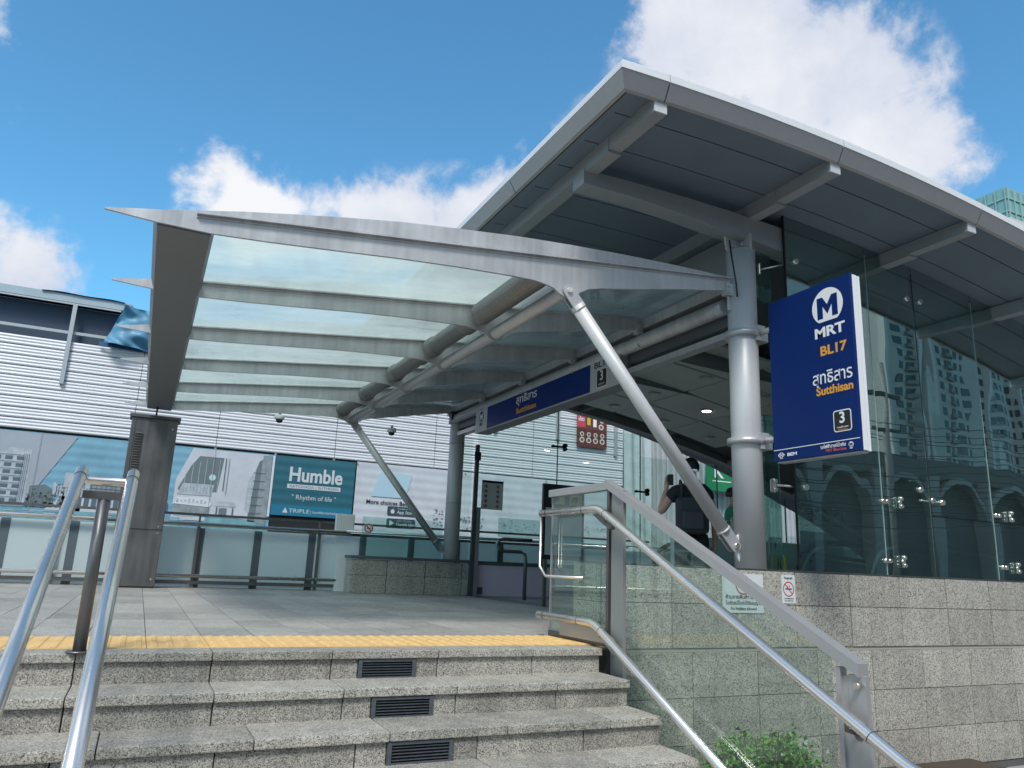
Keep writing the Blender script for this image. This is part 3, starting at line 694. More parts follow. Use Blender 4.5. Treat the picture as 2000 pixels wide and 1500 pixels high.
# ================================================================== near glass wall
gw = thing('glass_wall', 'tall reflective glass wall standing on the near granite wall', 'glass wall', (5.0, 4.86, .556))
def G0(mb): mb.v = [(x - 5.0, y - 4.86, z - .556) for x, y, z in mb.v]; return mb
gx_ = [5.02, 6.085, 6.755, 7.68, 8.6, 9.6, 10.6, 11.6, 12.6, 13.6, 14.6]
def pane(x0, x1, z0, y=4.82, m=GL_WALL, top=None, name='pane'):
    n = 3; vs = []
    for i in range(n + 1):
        x = x0 + (x1 - x0) * i / n; zt = (top if top else 3.86 + A(x) * 1.0 - .02 - .0)
        vs += [(x, y, z0), (x, y, zt), (x, y + .012, zt), (x, y + .012, z0)]
    fs = [(i * 4 + j, i * 4 + (j + 1) % 4, (i + 1) * 4 + (j + 1) % 4, (i + 1) * 4 + j) for i in range(n) for j in range(4)] + [(0, 1, 2, 3), (n * 4 + 3, n * 4 + 2, n * 4 + 1, n * 4)]
    return G0(MB().add(vs, fs)).build(name, m, gw)
for k, (a, b) in enumerate(zip(gx_[:-1], gx_[1:])):
    zsp = 1.12 if k >= 2 else None
    if zsp:
        n = 3
        G0(MB().box(a + .004, b - .004, 4.82, 4.832, .556, zsp - .004)).build('pane', GL_WALL, gw)
        pane(a + .004, b - .004, zsp + .004)
    else: pane(a + .004, b - .004, .556)
    G0(MB().box(b - .0032, b + .0032, 4.817, 4.834, .556, 3.75 + A(b))).build('joint_seal', (mat('seal_pale', (.30, .36, .34), .4) if k in (0, 2) else M_BLACK), gw)
# dark end seal of first pane, return pane with rounded foot behind it
G0(MB().box(5.012, 5.022, 4.815, 4.836, .556, 3.84)).build('joint_seal', M_BLACK, gw)
pts = [(4.75, 3.55), (5.0, 3.55), (5.0, 3.0), (4.93, 2.97), (4.84, 2.99), (4.77, 3.06), (4.745, 3.18)]
G0(MB().prism(pts, 1, 4.99, 5.002)).build('return_pane', glass('return_glass', (.62, .78, .74), 1.4, milk=.12, milkc=(.4, .5, .5)), gw)
G0(MB().box(4.80, 5.008, 4.99, 5.0, .556, 1.9)).build('return_pane', GL_WALL, gw)
def spider(x, z, kind=0):
    """arm standing through the glass with end buttons"""
    c = MB()
    if kind == 0:
        c.tube([(x - .10, 4.84, z), (x + .08, 4.84, z)], .012, 10).disc((x + .08, 4.805, z), (0, -1, 0), .012, .02)
        c.bbox(x + .085, x + .115, 4.79, 4.815, z - .055, z + .055, .010).disc((x - .11, 4.80, z), (0, 1, 0), .022, .05).disc((x - .055, 4.805, z), (0, 1, 0), .02, .04)
        c.disc((x + .10, 4.775, z + .035), (0, 1, 0), .018, .02).disc((x + .10, 4.775, z - .035), (0, 1, 0), .018, .02)
    else:
        c.disc((x, 4.80, z), (0, 1, 0), .026, .05)
    return G0(c).build('spider_fitting', M_STEEL, gw)
for x, z in ((6.185, .68), (6.20, 1.215), (7.84, 1.19), (7.86, .68), (9.7, 1.1), (9.7, .68)): spider(x, z)
for x, z in ((5.145, 3.37), (6.66, 3.30), (6.86, 3.30), (5.13, 1.265), (6.92, 1.26), (6.78, 1.27), (6.62, 1.36)): spider(x, z, 1)
G0(MB().bbox(4.80, 4.835, 4.86, 4.90, 1.20, 1.32, .012).tube([(4.84, 4.87, 1.265), (5.12, 4.84, 1.265)], .012, 10).disc((4.815, 4.84, 1.295), (0, 1, 0), .018, .03).disc((4.815, 4.84, 1.225), (0, 1, 0), .018, .03)).build('spider_fitting', M_STEEL, gw)
G0(MB().bbox(4.82, 4.85, 4.95, 4.985, 3.22, 3.34, .012).tube([(4.85, 4.97, 3.28), (5.12, 4.85, 3.36)], .010, 10)).build('spider_fitting', M_STEEL, gw)
G0(MB().tube([(6.5, 4.84, 1.44), (6.75, 4.84, 1.44)], .008, 8).tube([(6.62, 4.83, 1.26), (6.90, 4.83, 1.26)], .011, 8)).build('spider_fitting', M_STEEL, gw)

# small glass screen above the far low wall and far glass wall
fg = thing('far_glass_wall', 'clear glass wall above the lilac wall on the far side of the station', 'glass wall', (4.95, 11.85, .556))
def F0(mb): mb.v = [(x - 4.95, y - 11.85, z - .556) for x, y, z in mb.v]; return mb
for a, b in ((4.98, 6.55), (6.55, 8.35), (8.35, 10.2), (10.2, 12.0), (12.0, 14)):
    F0(MB().box(a + .005, b - .005, 11.84, 11.852, .56, 3.45 + A(b))).build('pane', GL_FAR, fg)
    F0(MB().box(b - .004, b + .004, 11.83, 11.86, .56, 3.45 + A(b))).build('joint_seal', M_BLACK, fg)
F0(MB().box(4.72, 4.90, 11.84, 11.852, .56, 2.6)).build('pane', GL_FAR, fg)
for x, z in ((6.55, 2.62), (8.35, 1.95), (10.2, 1.5)):
    F0(MB().tube([(x - .12, 11.80, z), (x + .12, 11.80, z)], .018, 8).disc((x + .12, 11.76, z + .03), (0, 1, 0), .04, .06).disc((x + .12, 11.76, z - .035), (0, 1, 0), .035, .06).disc((x - .12, 11.78, z), (0, 1, 0), .025, .05)).build('spider_fitting', M_DARK, fg)
sc_ = thing('glass_screen', 'short clear glass screen standing on the far low granite wall', 'glass screen', (3.7, 11.8, .56))
MB().box(-.62, .72, 0, .012, 0, .60).build('pane', GL_CLEAR, sc_)

# notice posters on the far glass
np_ = thing('notice_board', 'grey notice sheet with rows of round pictograms on the far glass', 'notice', (5.28, 11.80, 1.68))
MB().box(-.2, .2, 0, .006, -.27, .22).build('sheet', mat('notice_grey', (.70, .74, .78), .5), np_)
MB().box(-.2, .2, -.002, -.0005, .18, .22).build('title_bar', M_NAVY, np_)
for i in range(2):
    for j in range(5):
        MB().disc((-.12 + i * .22, -.001, .12 - j * .083), (0, -1, 0), .03, .002, 14).build('pictogram', mat('picto', (.35, .22, .24), .5), np_)

# ================================================================== stickers on the granite wall
def sticker(name, label, x, z, w, h, lines, ring, rr, picto):
    s = thing(name, label, 'sign', (x, 4.774, z))
    MB().prism(rounded(w, h, .008), 1, 0, .003).build('sheet', mat('sticker_white', (.60, .66, .65), .4), s)
    mb = MB(); n = 36; zc, r = ring; wd = rr
    for k in range(n):
        a, b = 2 * PI * k / n, 2 * PI * (k + 1) / n
        q = [(r * math.cos(a), zc + r * math.sin(a)), (r * math.cos(b), zc + r * math.sin(b)), ((r - wd) * math.cos(b), zc + (r - wd) * math.sin(b)), ((r - wd) * math.cos(a), zc + (r - wd) * math.sin(a))]
        mb.prism(q, 1, -.0008, -.0001)
    d = Vector((math.cos(.75 * PI), math.sin(.75 * PI))) * (r - wd / 2); pn = Vector((d.y, -d.x)).normalized() * wd * .45
    mb.prism([(d.x + pn.x, zc + d.y + pn.y), (d.x - pn.x, zc + d.y - pn.y), (-d.x - pn.x, zc - d.y - pn.y), (-d.x + pn.x, zc - d.y + pn.y)], 1, -.0012, -.0003)
    for t_, sz, zz, wdt in lines: text(t_, sz, M_BLACK, s, (0, -.0016, zz), '-Y', .005, width=wdt)
    mb.build('ban_ring', M_RED, s)
    if picto == 'cig':
        p = MB().prism([(-r * .6, zc - .004), (r * .6, zc - .004), (r * .6, zc + .006), (-r * .6, zc + .006)], 1, -.0008, -.0002)
        for q in (-.01, .006):
            p.prism([(q, zc + .010), (q + .004, zc + .010), (q + .007, zc + .028), (q + .002, zc + .030)], 1, -.0008, -.0002)
    else:
        p = MB().prism([(-.03, zc - .035), (.035, zc - .035), (.04, zc - .005), (-.035, zc - .005)], 1, -.0008, -.0002)
        p.disc((.0, -.0008, zc + .03), (0, 1, 0), .012, .0005, 12); p.prism([(-.012, zc - .002), (.012, zc - .002), (.009, zc + .02), (-.009, zc + .02)], 1, -.0008, -.0002)
    p.build('pictogram', M_BLACK, s)
    return s
sticker('no_peddlers_sign', 'white no peddlers notice with red ring below the near column', 4.352, .362, .42, .30,
        [('ห้ามขายสินค้า อาหาร', .040, -.030, .36), ('ในบริเวณนี้โดยไม่ได้รับอนุญาต', .036, -.075, .36), ('No Peddlers Allowed', .030, -.118, .26)], (.065, .078), .012, 'ped')
sticker('no_smoking_sign', 'narrow white no smoking sticker with red ring on the granite wall', 4.835, .405, .148, .225,
        [('ห้ามสูบบุหรี่', .022, .087, .09), ('NO SMOKING', .010, -.075, .10), ('Fine 2,000 baht', .010, -.092, .09)], (.0, .060), .009, 'cig')

# ================================================================== balustrade on the right of the stairs
BX = 2.87
SLP = .4745
bal = thing('glass_balustrade', 'glass balustrade with aluminium cap sloping down the right side of the stairs', 'balustrade', (BX, 4.4, 0))
def B0(mb): mb.v = [(x - BX, y - 4.4, z) for x, y, z in mb.v]; return mb
def slope_z(y, z0): return z0 - (4.41 - y) * SLP
cap_w, cap_h = .032, .058
B0(MB().bbox(BX - cap_w, BX + cap_w, 4.43, 5.26, 1.035, 1.090, .003)).build('cap', M_CAP, bal)
def sloped(y0, y1, ztop, h, x0, x1):
    a, b = (y0, slope_z(y0, ztop)), (y1, slope_z(y1, ztop))
    return MB().prism([(a[0], a[1] - h), (b[0], b[1] - h), b, a], 0, x0, x1)
B0(sloped(4.45, 2.43, 1.090, .055, BX - cap_w, BX + cap_w)).build('cap', M_CAP, bal)
# glass
B0(MB().box(BX - .006, BX + .006, 4.46, 5.235, .04, 1.034)).build('pane', GL_BAL, bal)
B0(MB().prism([(4.21, -.80 + .20), (4.21, slope_z(4.21, 1.033)), (2.60, slope_z(2.60, 1.033)), (2.60, slope_z(2.60, .0) - .55 + .1)], 0, BX - .006, BX + .006)).build('pane', GL_BAL, bal)
# posts
B0(MB().box(BX - .012, BX + .012, 4.245, 4.385, -.95, 1.02)).build('post', mat('post_plate', (.27, .28, .27), .45, .4, var=.1), bal)
B0(MB().box(BX - .02, BX + .02, 4.405, 4.435, -.30, 1.034).box(BX - .006, BX + .006, 4.385, 4.405, -.3, 1.0)).build('post', M_BRUSH, bal)
B0(MB().box(BX - .008, BX + .008, 5.232, 5.245, .0, 1.034)).build('edge_strip', mat('jamb_grey'), bal)
B0(MB().box(BX - .012, BX + .012, 2.41, 2.50, -1.05, .10).box(BX - .02, BX + .02, 2.535, 2.56, -1.05, .125).box(BX - .006, BX + .006, 2.50, 2.535, -1.0, .09)).build('post', M_CAP, bal)
B0(MB().disc((BX - .02, 2.44, .06), (-1, 0, 0), .014, .02, 12)).build('bolt', M_STEEL, bal)
B0(MB().box(BX - .014, BX + .018, 4.30, 5.24, .004, .04)).build('shoe', M_BRUSH, bal)
# handrails: upper and lower
HX = BX - .085
def handrail(name, label, pts, r, brk_at, grp):
    h = thing(name, label, 'handrail', pts[0], grp)
    o = Vector(pts[0]); P_ = [Vector(p) - o for p in pts]
    # round the corners a little
    q = [P_[0]]
    for i in range(1, len(P_) - 1):
        a, b, c = P_[i - 1], P_[i], P_[i + 1]
        da = (a - b).normalized(); dc = (c - b).normalized()
        for t in range(5):
            s = t / 4; p1 = b + da * .06 * (1 - s); p2 = b + dc * .06 * s; q.append(p1 * (1 - s) + p2 * s)
    q.append(P_[-1])
    MB().tube(q, r, 20).build('rail_tube', M_STEEL, h)
    for b in brk_at:
        bv = Vector(b) - o
        MB().tube([bv, bv + Vector((0, 0, -.055)), bv + Vector((.075, 0, -.075))], .010, 8).disc(bv + Vector((.072, 0, -.075)), (1, 0, 0), .028, .006, 14).build('bracket', M_BRUSH, h)
    for t, (a, b) in enumerate(zip(P_[:-1], P_[1:])):
        if (b - a).length > .6:
            d = (b - a).normalized()
            for s in (.09, (b - a).length - .2):
                MB().tube([a + d * s, a + d * (s + .003)], r + .0012, 20).build('weld_ring', M_JOINT, h)
    return h
def rz(y, z0, y0=4.44): return z0 - (y0 - y) * .488
hr1 = handrail('handrail', 'upper stainless handrail on the glass balustrade right of the stairs',
         [(HX, 5.27, .905), (HX, 4.44, .905), (HX, 2.16, rz(2.16, .905)), (HX + .02, 1.98, rz(2.10, .905)), (HX + .25, 1.90, rz(2.08, .905))], .027, [(HX, 4.36, rz(4.36, .905)), (HX, 2.46, rz(2.46, .905))], 'stainless handrails of the stairs')
MB().tube([(0, 0, 0), (0, 0, -.40), (0, -.10, -.47), (0.06, -.55, -.47)], .011, 8).build('end_return', M_STEEL, hr1)
MB().prism([(-.75, -.035), (-.90, -.115), (-.98, -.145), (-1.0, -.13), (-.90, -.075), (-.83, -.03)], 0, .0, .03).build('bracket_plate', M_BRUSH, hr1)
handrail('handrail', 'lower stainless handrail near the step ends, below the glass balustrade cap',
         [(HX, 5.27, .150), (HX, 4.48, .150), (HX, 2.2, rz(2.2, .150, 4.48))], .026, [(HX, 4.40, rz(4.40, .15)), (HX, 3.0, rz(3.0, .15))], 'stainless handrails of the stairs')
bb_ = MB().prism([(5.0, .03), (4.40, .03), (4.30, -.03), (4.30, .06), (4.44, .115), (5.0, .115)], 0, HX + .035, HX + .05)
mb = B0(bb_); mb.build('kick_plate', M_CAP, bal)

# left twin handrail with centre post
for X_, lab in ((-.318, 'left tube of the twin stainless handrail at the left of the stairs'), (-.083, 'right tube of the twin stainless handrail crossing in front of the metal cabinet')):
    handrail('handrail', lab, [(X_, 4.41, .885), (X_, 1.75, .885 - 2.66 * .505)], .029, [], 'stainless handrails of the stairs')
cp = thing('handrail_post', 'dark stainless post with round base plate between the twin handrail tubes', 'post', (-.2, 4.43, 0))
MB().tube([(0, 0, .002), (0, 0, .76)], .030, 20).build('post', M_BRUSH, cp)
MB().disc((0, 0, .001), (0, 0, 1), .060, .008, 24).build('base_plate', M_BRUSH, cp)
MB().tube([(-.118, -.02, .862), (-.085, -.02, .838), (.085, -.02, .838), (.118, -.02, .862)], .022, 16).build('cross_tube', M_STEEL, cp)
MB().box(-.10, .10, -.03, -.024, .745, .785).build('cross_bar', M_BRUSH, cp)

# ================================================================== metal cabinet
cb = thing('metal_cabinet', 'tall brushed steel cabinet with louvres under the canopy gutter', 'cabinet', (-.05, 11.75, 0))
MB().bbox(-.30, .30, 0, .36, .02, 2.33, .008).build('body', M_BRUSH, cb)
MB().box(-.33, .33, -.03, .38, 2.332, 2.375).build('lid', mat('lid_dark', (.12, .12, .12), .5, .6), cb)
MB().box(-.29, .29, .01, .35, 0, .02).build('plinth', M_DARK, cb)
MB().box(-.30, .30, -.006, -.001, .78, .79).box(-.245, -.24, -.004, -.0005, .1, 2.3).build('door_seam', M_DARK, cb)
for (z0, n_) in ((1.20, 26), (.62, 8)):
    for k in range(n_):
        zz = z0 + k * .036
        MB().prism([(-.022, zz), (-.001, zz + .02), (-.001, zz - .002)], 0, -.23, -.13).build('louvre', M_BRUSH, cb)
for x, z in ((.24, 2.2), (.24, .83), (.24, .74), (.24, .12)):
    MB().disc((x, -.001, z), (0, -1, 0), .014, .006, 10).build('screw', M_STEEL, cb)

# ================================================================== glass fence at the back
fn = thing('glass_fence', 'frosted glass fence with stainless rails along the back of the platform', 'fence', (0, 12.35, 0))
FXA, FXB = -9.0, 2.95
MB().tube([(FXA, -.08, .91), (FXB, -.08, .91)], .030, 14).build('top_rail', M_STEEL, fn)
MB().tube([(FXA, -.08, .165), (FXB - .1, -.08, .165)], .026, 14).build('low_rail', M_STEEL, fn)
MB().box(FXA, FXB + 6, .04, .075, 1.04, 1.075).build('flat_rail', M_BRUSH, fn)
MB().box(FXA, FXB - .1, -.06, -.02, .05, .10).build('toe_rail', M_BRUSH, fn)
k = 0; x = 2.54
while x > FXA:
    MB().box(x - .022, x + .022, -.05, -.01, .0, .93).box(x - .012, x + .012, -.01, .04, .9, 1.06).build('post', mat('fence_post', (.16, .155, .145), .5, .6), fn); x -= 1.79
x = 2.44
while x > FXA:
    MB().box(x - .055, x + .055, .014, .04, .0, .86).build('back_bar', mat('fence_bar', (.10, .13, .15), .5, .3), fn)
    MB().box(x + .058, x + .826 - .058, .01, .022, .02, .86).build('pane', GL_FROST, fn); x -= .826
# beyond the low wall the same fence goes on outside the glass
for q in range(8):
    x = 3.26 + q * .826
    MB().box(x - .055, x + .055, .014, .04, .0, .86).build('back_bar', mat('fence_bar'), fn)
    MB().box(x + .058, x + .768, .01, .022, .02, .86).build('pane', GL_FROST, fn)
MB().tube([(FXB, -.08, .935), (FXB + 7, -.08, .935)], .026, 12).build('top_rail', M_STEEL, fn)
wp = thing('white_pillar', 'short white corrugated pillar beside the far low granite wall', 'pillar', (2.93, 12.25, 0))
mb = MB().box(-.10, .10, 0, .05, 0, .60)
mb.build('base', M_WHITE, wp)
MB().box(-.16, .14, .02, .08, .92, 1.2).build('ribbed_sheet', M_WHITE, wp)
for k in range(9): MB().box(-.155 + k * .033, -.140 + k * .033, .005, .02, .93, 1.19).build('rib', M_WHITE, wp)
ns = thing('no_smoking_disc', 'small round no smoking sticker on the clear glass screen', 'sign', (3.18, 11.79, .98))
MB().disc((0, 0, 0), (0, -1, 0), .078, .003, 24).build('disc', M_TXTW, ns)
mb = MB()
for k in range(24):
    a, b = 2 * PI * k / 24, 2 * PI * (k + 1) / 24
    mb.prism([(.07 * math.cos(a), .07 * math.sin(a)), (.07 * math.cos(b), .07 * math.sin(b)), (.055 * math.cos(b), .055 * math.sin(b)), (.055 * math.cos(a), .055 * math.sin(a))], 1, -.005, -.0035)
mb.prism([(-.045, .04), (-.035, .05), (.045, -.04), (.035, -.05)], 1, -.005, -.0035)
mb.build('ban_ring', M_RED, ns)
MB().box(-.03, .03, -.0048, -.0035, -.006, .006).build('pictogram', M_BLACK, ns)

# security cameras under the last rib
for X_, lab in ((1.66, 'dome security camera hanging under the canopy, left of the strut'), (3.45, 'small pale security camera under the canopy, right of the strut')):
    s = thing('security_camera', lab, 'camera', (X_, 11.87, 2.60), 'security cameras under the canopy')
    MB().tube([(0, 0, .06), (0, 0, .0)], .022, 10).build('mount', M_ALU, s)
    MB().tube([(0, 0, .01), (0, 0, -.05), (0, 0, -.06)], [.075, .075, .06], 18).build('housing', M_WHITE, s)
    MB().tube([(0, 0, -.06), (0, 0, -.09), (0, 0, -.105), (0, 0, -.11)], [.052, .046, .028, .005], 16).build('dome', M_DARK, s)

# ================================================================== construction shed with metal cladding
sh = thing('clad_building', 'long building wrapped in pale horizontal metal sheets behind the platform', 'building', (0, 20, 0))
YC = 20
def K0(mb): mb.v = [(x, y - YC, z) for x, y, z in mb.v]; return mb
def sheet(x0, x1, z0, z1, jitter):
    prof = []; n = 3
    prof.append((YC + .03, z0)); 
    prof += [(YC + .0, z0 + .012)]
    h = z1 - z0 - .02
    for k in range(n):
        a = z0 + .012 + h * k / n
        for t, d in ((.06, -.029), (.45, -.038), (.86, -.031), (.96, -.026)):
            prof.append((YC + d + jitter, a + h / n * t))
    prof += [(YC - .012, z1 - .012), (YC + .04, z1 - .010)]
    m = len(prof); vs = [(x0, p[0], p[1]) for p in prof] + [(x1, p[0], p[1]) for p in prof]
    return K0(MB().add(vs, [(i, i + 1, i + 1 + m, i + m) for i in range(m - 1)]))
xs_ = [-14, -8.1, -5.0, -.55, 1.35, 4.3, 7.1, 10.2, 13.42]
for r_ in range(9):
    z0 = 3.06 + r_ * .24
    for a, b in zip(xs_[:-1], xs_[1:]):
        sheet(a + .006, b - .006, z0, z0 + .24, random.uniform(-.006, .006)).build('metal_sheet', M_CLAD, sh)
K0(MB().box(-14, 13.4, YC + .06, YC + .1, 3.0, 5.2)).build('backing', M_DARK, sh)
for x in xs_[1:-1] + [-6.5, 2.8, 6.2, 8.5]:
    K0(MB().box(x - .03, x + .02, YC - .06, YC + .02, 2.98, 3.05)).build('bracket', mat('bracket_grey', (.3, .3, .3), .5), sh)
for x, a, b in ((-2.17, 4.18, 6.12), (8.9, 4.3, 5.6), (11.0, 4.3, 5.6), (13.1, 4.0, 5.3)):
    K0(MB().box(x - .045, x + .045, YC - .12, YC - .05, a, b)).build('post', mat('shed_post', (.40, .43, .45), .5, .4), sh)
# open dark upper storey: floor rail, eave and inner wall
K0(MB().box(-14, -1.3, YC - .03, YC + .02, 5.40, 5.47)).build('guard_rail', mat('shed_post'), sh)
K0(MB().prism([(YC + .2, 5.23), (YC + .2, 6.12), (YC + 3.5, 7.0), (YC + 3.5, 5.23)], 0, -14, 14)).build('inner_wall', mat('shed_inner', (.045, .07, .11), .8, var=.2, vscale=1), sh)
K0(MB().prism([(YC - .08, 6.16), (YC - .08, 6.35), (YC + 3, 7.0), (YC + 3, 6.9)], 0, -14, -1.0)).build('eave', mat('shed_eave', (.34, .42, .47), .6, .2, var=.15), sh)
K0(MB().box(-14, -1.2, YC - .11, YC - .085, 6.10, 6.14)).build('eave_edge', mat('shed_post'), sh)
K0(MB().box(-14, 13.4, YC + .12, YC + 9, ZG, 5.2)).build('body', mat('shed_body', (.25, .25, .25), .8), sh)
# blue tarpaulin over the end of the open storey
def tarp(u, v):
    x = -1.50 + .30 * (1 - v) + u * (3.0) - .0; x = -1.46 + u * 3.4 + .34 * v * (1 - u)
    z = 5.26 + v * 1.02 * (1 - .07 * u) - .05 * math.sin(3 * u)
    y = YC - .10 - .10 * math.sin(9 * u + 2.5 * v) * (1 - v * .6) - .06 * math.sin(21 * u - 5 * v) - .05 * math.sin(38 * u + 9 * v + 3 * math.sin(6 * v)) - .05 * math.sin(13 * v + 17 * u) - .05 * noise.noise(Vector((u * 9, v * 6, 1)))
    y -= .10 * (1 - v)
    return (x, y, z)
tp = thing('blue_tarpaulin', 'crumpled faded blue tarpaulin draped over the upper corner of the clad building', 'tarpaulin', (0, 20, 5.3))
mb = MB().grid(tarp, 70, 26); mb.v = [(x, y - 20, z - 5.3) for x, y, z in mb.v]
mb.build('sheet', mat('tarp_blue', (.085, .24, .37), .5, var=.45, vscale=3.2), tp)
mb = MB().grid(lambda u, v: (-2.9 + u * 1.75, YC - .13 + .5 * v, 6.345 + .012 * math.sin(9 * u) + .10 * math.sin(PI * u) * v - .0 * v + .10 * u * (1 - u)), 24, 5); mb.v = [(x, y - 20, z - 5.3) for x, y, z in mb.v]
mb.build('folded_edge', mat('tarp_dark', (.06, .14, .19), .6, var=.4, vscale=5), tp)
mb = MB().grid(lambda u, v: (-1.55 + u * 3.6, YC - .12 - .03 * math.sin(30 * u), 5.20 + .10 * v), 40, 2); mb.v = [(x, y - 20, z - 5.3) for x, y, z in mb.v]
mb.build('hem', mat('tarp_hem', (.02, .09, .22), .6), tp)

# ================================================================== printed banners hung on the building
bn = thing('advert_banner', 'long printed banner with Humble condominium pictures behind the glass fence'.replace('Humble ', ''), 'banner', (0, 19.86, 0))
YBN = 19.86
def Q(parent, name, m, pts, lvl=1):
    """flat print polygon (x,z) on the banner; lvl stacks layers"""
    y = -.004 * lvl
    return MB().prism(pts, 1, y - .0035, y).build(name, m, parent)
def rect(x0, x1, z0, z1): return [(x0, z0), (x1, z0), (x1, z1), (x0, z1)]
m_sky = mat('print_sky', (.17, .36, .47), .55, var=.30, vscale=2.2)
m_haze = mat('print_haze', (.33, .37, .42), .55, var=.12, vscale=2)
m_pale = mat('print_pale', (.50, .53, .57), .55, var=.22, vscale=2.5)
m_bldg = mat('print_building', (.40, .44, .48), .6, var=.5, vscale=9)
m_win = mat('print_window', (.09, .13, .17), .6)
m_dkg = mat('print_grey', (.13, .17, .18), .6, var=.2, vscale=4)
m_mid = mat('print_mid', (.24, .28, .30), .6, var=.6, vscale=9)
m_pool = mat('print_pool', (.16, .34, .38), .6, var=.6, vscale=5)
banner_cloth = MB().grid(lambda u, v: (-13 + 15.8 * u, .004 + .003 * math.sin(60 * v), 1.0 + 2.0 * v), 40, 60).build('cloth', m_sky, bn)
MB().box(-13, 13.4, .05, .08, .9, 3.0).build('batten_board', M_DARK, bn)
# left picture: towers, diagonal divider
Q(bn, 'print_patch', m_haze, [(-13, 1.33), (-2.5, 1.33), (-1.63, 2.98), (-13, 2.98)], 1)
Q(bn, 'print_patch', m_bldg, [(-13, 1.35), (-2.45, 1.35), (-2.48, 2.6), (-2.9, 2.62), (-3.0, 2.5), (-13, 2.45)], 2)
for i in range(5):
    for j in range(7):
        Q(bn, 'print_window', m_win, rect(-3.62 + i * .22 , -3.48 + i * .22, 1.42 + j * .155, 1.50 + j * .155), 3)
Q(bn, 'print_patch', m_dkg, [(-2.4, 1.35), (-1.9, 1.35), (-1.95, 1.75), (-2.1, 1.85), (-2.4, 1.8)], 2)
# hotel block picture
Q(bn, 'print_patch', m_bldg, rect(-1.75, -1.35, 1.3, 2.15), 2)
Q(bn, 'print_patch', m_pale, [(-2.05, 1.3), (-1.6, 1.8), (.4, 1.8), (.4, 1.3)], 2)
Q(bn, 'print_patch', m_mid, [(-1.3, 1.6), (-1.15, 2.08), (.4, 2.1), (.4, 1.6)], 3)
Q(bn, 'print_patch', m_pool, rect(-13, .75, 1.02, 1.30), 2)
for i in range(14): Q(bn, 'print_window', m_win, rect(-1.6 + i * .15, -1.5 + i * .15, 1.42, 1.62), 4)
# bedroom picture
Q(bn, 'print_patch', m_pale, [(.55, 1.25), (.55, 2.2), (.85, 2.98), (2.62, 2.98), (2.62, 1.25)], 1)
Q(bn, 'print_patch', m_dkg, [(.62, 2.0), (.85, 2.55), (1.02, 2.80), (1.58, 2.80), (1.50, 1.95), (.62, 1.95)], 2)
for k in range(6): Q(bn, 'print_patch', m_pale, rect(.74 + k * .15, .748 + k * .15, 1.98, 2.5 + min(.25, k * .08)), 3)
Q(bn, 'print_patch', m_bldg, [(.62, 1.85), (1.38, 1.85), (1.42, 2.12), (.72, 2.12)], 3)
for k in range(9): Q(bn, 'print_patch', m_mid, rect(.74 + k * .075, .75 + k * .075, 1.9, 2.1), 4)
Q(bn, 'print_patch', mat('print_white', (.62, .65, .68), .6), [(.55, 1.62), (.65, 1.78), (1.30, 1.80), (1.42, 1.66), (1.38, 1.58)], 4)
Q(bn, 'print_patch', m_mid, [(.55, 1.40), (.55, 1.60), (1.38, 1.56), (1.38, 1.36)], 4)
Q(bn, 'print_patch', m_bldg, [(1.50, 1.62), (1.98, 1.62), (1.95, 1.74), (1.53, 1.74)], 3)
Q(bn, 'print_patch', m_dkg, [(1.6, 1.42), (1.78, 1.42), (1.78, 1.58), (1.6, 1.58)], 3)
Q(bn, 'print_patch', mat('print_glow', (.45, .62, .66), .5), [(1.36 + .08 * math.cos(a), 2.30 + .08 * math.sin(a)) for a in [k * PI / 6 for k in range(12)]], 4)
Q(bn, 'print_patch', m_dkg, [(2.28, 1.30), (2.62, 1.27), (2.62, 2.92), (2.42, 2.80), (2.28, 2.30)], 2)
Q(bn, 'print_patch', m_bldg, [(2.18, 1.6), (2.30, 1.5), (2.36, 2.6), (2.2, 2.3)], 3)
Q(bn, 'print_patch', m_mid, [(2.45, 1.27), (2.72, 1.25), (2.72, 2.96), (2.50, 2.96)], 3)
Q(bn, 'print_patch', m_pool, [(1.3, 1.05), (2.7, 1.05), (2.7, 1.28), (1.9, 1.38), (1.3, 1.36)], 2)
Q(bn, 'print_patch', mat('print_white'), rect(2.735, 2.79, 1.45, 2.97), 3)
# small printed detail that joins the pictures: balconies, skyline, trees, furniture lines, sheet seams
random.seed(9)
def details(name, m, rects_, lvl):
    mb = MB(); y = -.004 * lvl
    for q in rects_: mb.prism(rect(*q), 1, y - .0012 - .0035, y - .0035)
    return stuff(mb.build(name, m, bn))
details('balcony_lines', m_win, [(-3.75 + random.uniform(0, .05), -2.62, 1.37 + j * .155, 1.378 + j * .155) for j in range(8)] + [(-2.62 + i * .035, -2.612 + i * .035, 1.36, 2.5) for i in range(4)], 4)
details('skyline', m_bldg, [(x, x + random.uniform(.04, .12), 1.62, 1.62 + random.uniform(.08, .42)) for x in [-1.95 + .07 * k for k in range(34)]], 2)
details('skyline_windows', m_mid, [(x + random.uniform(-.02, .02), x + .022, z, z + .03) for x in [-1.9 + .055 * k for k in range(42)] for z in (1.66, 1.73, 1.80, 1.88) if random.random() < .6], 3)
details('hotel_floors', m_win, [(-1.22, .38, 1.66 + .085 * k, 1.672 + .085 * k) for k in range(5)] + [(-1.2 + .1 * k, -1.19 + .1 * k, 1.62, 2.05) for k in range(16)], 5)
details('tree_marks', m_dkg, [(x, x + random.uniform(.02, .06), z, z + random.uniform(.02, .05)) for x, z in [(random.uniform(-2.45, -1.75), 1.35 + abs(random.gauss(0, .16))) for _ in range(90)]], 4)
details('pool_marks', m_pale, [(x, x + random.uniform(.05, .35), z, z + .008) for x, z in [(random.uniform(-4, .6), random.uniform(1.03, 1.28)) for _ in range(60)]], 4)
